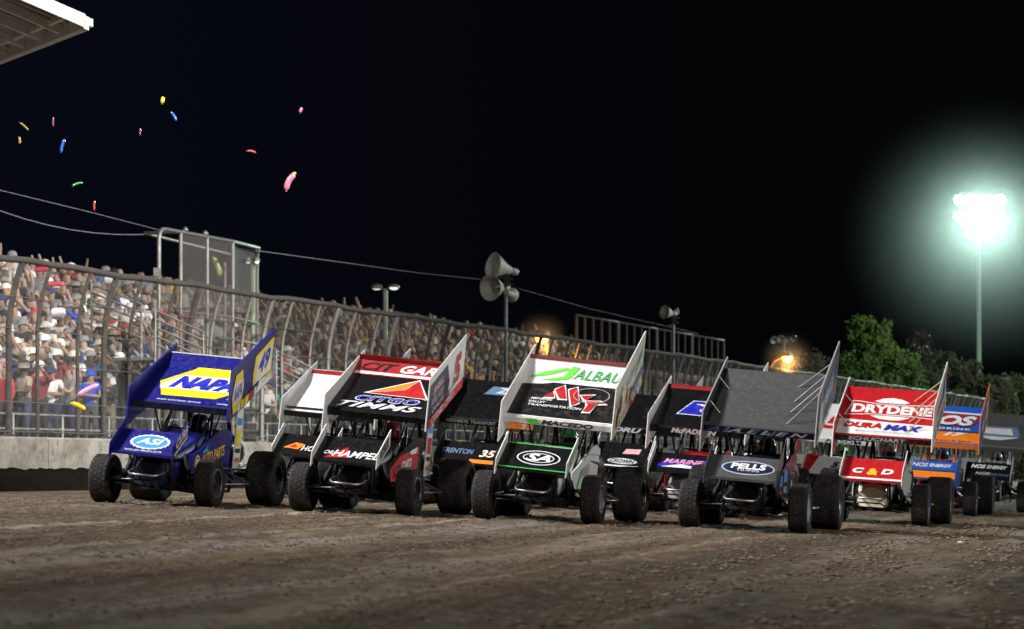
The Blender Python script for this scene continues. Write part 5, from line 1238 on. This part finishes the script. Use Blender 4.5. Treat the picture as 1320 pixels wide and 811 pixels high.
CARS = [
 (-4.68, 40.0, dict(label='deep blue winged sprint car with yellow NAPA hexagon, leftmost of the front row', body='royal_', wing='royal_', lb='royal_', rb='royal_', edge='royal', nose='royal_', pitch=24.5, frame='black', suit='blue', helm='navy', dl='driver in dark blue helmet inside the deep blue car', cover_f='black', lean=3.2, hw=.69, nw=.42, nd=.54, ncov='navy', tailp='yellow'), d_blue),
 (-2.06, 40.0, dict(label='black sprint car with CITGO triangle on its wing and spiked rear edge, front row', body='black', wing='black', lb='white', rb='white', edge='white', nose='black', pitch=25, spikes=1, wick='dred', frame='black', suit='black', helm='red', dl='driver with red helmet inside the CITGO winged car', lean=3.4, hw=.70, nw=.43, tailp='red', side='black'), d_citgo),
 (.35, 40.0, dict(label='white and black sprint car with ALBAUGH lettering and dark red rear strip, front row', body='white', wing='white', lb='white', rb='white', edge='white', nose='black', pitch=29.5, bdrop=3, wick='dred', wickh=.05, frame='black', suit='black', helm='green', dl='driver with green helmet inside the ALBAUGH winged car', cover_f='silver', cover_r='black', lean=3.6, side='white'), d_alb),
 (3.06, 40.0, dict(label='dull grey sprint car with PELLS oval on its nose wing, rightmost of the front row', body='navy', wing='steelgrey', lb='steelgrey', rb='steelgrey', edge='grey', nose='steelgrey', lead='navy', wrough=.42, nrough=.42, wdirt=.5, pitch=29, braces=1, frame='black', suit='black', helm='black', dl='driver in black helmet inside the dull grey car', cover_f='grey', cover_r='silver', lean=2.6, nd=.52), d_grey),
 (-3.10, 46.9, dict(label='white winged sprint car half hidden behind the CITGO car', body='black', wing='white', lb='white', rb='white', edge='white', nose='black', nrb='white', lead='black', pitch=24, frame='black', suit='black', helm='white', dl='driver in white helmet inside the white winged car', lean=3), d_wht),
 (-.62, 47.0, dict(label='black sprint car with orange flame streaks between the CITGO and ALBAUGH cars', body='black', wing='black', lb='black', rb='black', edge='black', nose='black', pitch=22, frame='black', suit='black', helm='grey', dl='driver in grey helmet inside the black car with orange streaks', lean=2.6), d_blk),
 (1.88, 51.0, dict(label='black winged sprint car with white nose wing boards right behind the ALBAUGH car', body='black', wing='black', lb='white', rb='black', edge='black', nose='black', nlb='white', pitch=20, nd=.66, npitch=37, frame='black', suit='black', helm='black', dl='driver in black helmet behind the ALBAUGH car', lean=2.6), d_dry2),
 (5.52, 46.5, dict(label='red sprint car with white DRYDENE lettering on its wing, second row', body='white', wing='red', lb='white', rb='red', edge='white', nose='red', nlb='white', nrb='white', pitch=28, braces=2, frame='black', suit='red', helm='white', dl='driver in white helmet inside the red DRYDENE car', cover_f='royal', cover_r='silver', ncov='cream', lean=1.6, side='white'), d_red),
 (2.62, 46.4, dict(label='black sprint car with blue emblem and white boards behind the PELLS and ALBAUGH cars', body='red', wing='black', lb='white', rb='white', edge='white', nose='black', nrb='white', pitch=24, nd=.50, ncov='grey', frame='black', suit='red', helm='white', dl='driver in white helmet inside the car with the blue emblem', lean=2.6), d_bluelogo),
 (7.85, 57.0, dict(label='blue and orange sprint car numbered 17 behind the red DRYDENE car', body='blue2', wing='blue2', lb='blue2', rb='blue2', edge='orange', nose='blue2', pitch=26, frame='orange', suit='orange', helm='sky', dl='driver in pale blue helmet inside the blue and orange car', lean=1.5, side='blue2'), d_17),
 (6.05, 58.2, dict(label='white and red sprint car numbered 51 showing only its nose wing beside the grey car', body='white', wing='white', lb='white', rb='red', edge='red', nose='white', nz=.68, pitch=24, frame='black', suit='black', helm='lime', dl='driver in bright green helmet between the grey and red cars', lean=2.6), d_51),
 (9.85, 63.0, dict(label='black sprint car with NOS nose wing, right of the number 17 car', body='black', wing='steelgrey', lb='grey', rb='black', edge='black', nose='black', pitch=25, frame='silver', suit='black', helm='silver', dl='driver in silver helmet inside the black car at the right', lean=1.8), d_nos2),
 (4.1, 55.5, dict(label='white boarded sprint car mostly hidden behind the car with the blue emblem', body='white', wing='black', lb='white', rb='white', edge='white', nose='white', pitch=26, frame='black', suit='red', helm='red', dl='driver in red helmet in the fourth row', lean=2.4), d_far),
 (12.15, 66.5, dict(label='dark sprint car cut off by the right edge of the view', body='navy', wing='steelgrey', lb='steelb', rb='grey', edge='grey', nose='navy', pitch=26, frame='steelb', suit='black', helm='black', dl='driver in black helmet inside the car cut off at right', lean=2), d_far),
]
COL.update(dred2=(.30, .012, .018), royal_=(.0035, .0045, .145), blue2=(.012, .09, .42), steelgrey=(.052, .053, .057))
for X, Y, sp, d in CARS: make_car(X, Y, sp, 0, d)
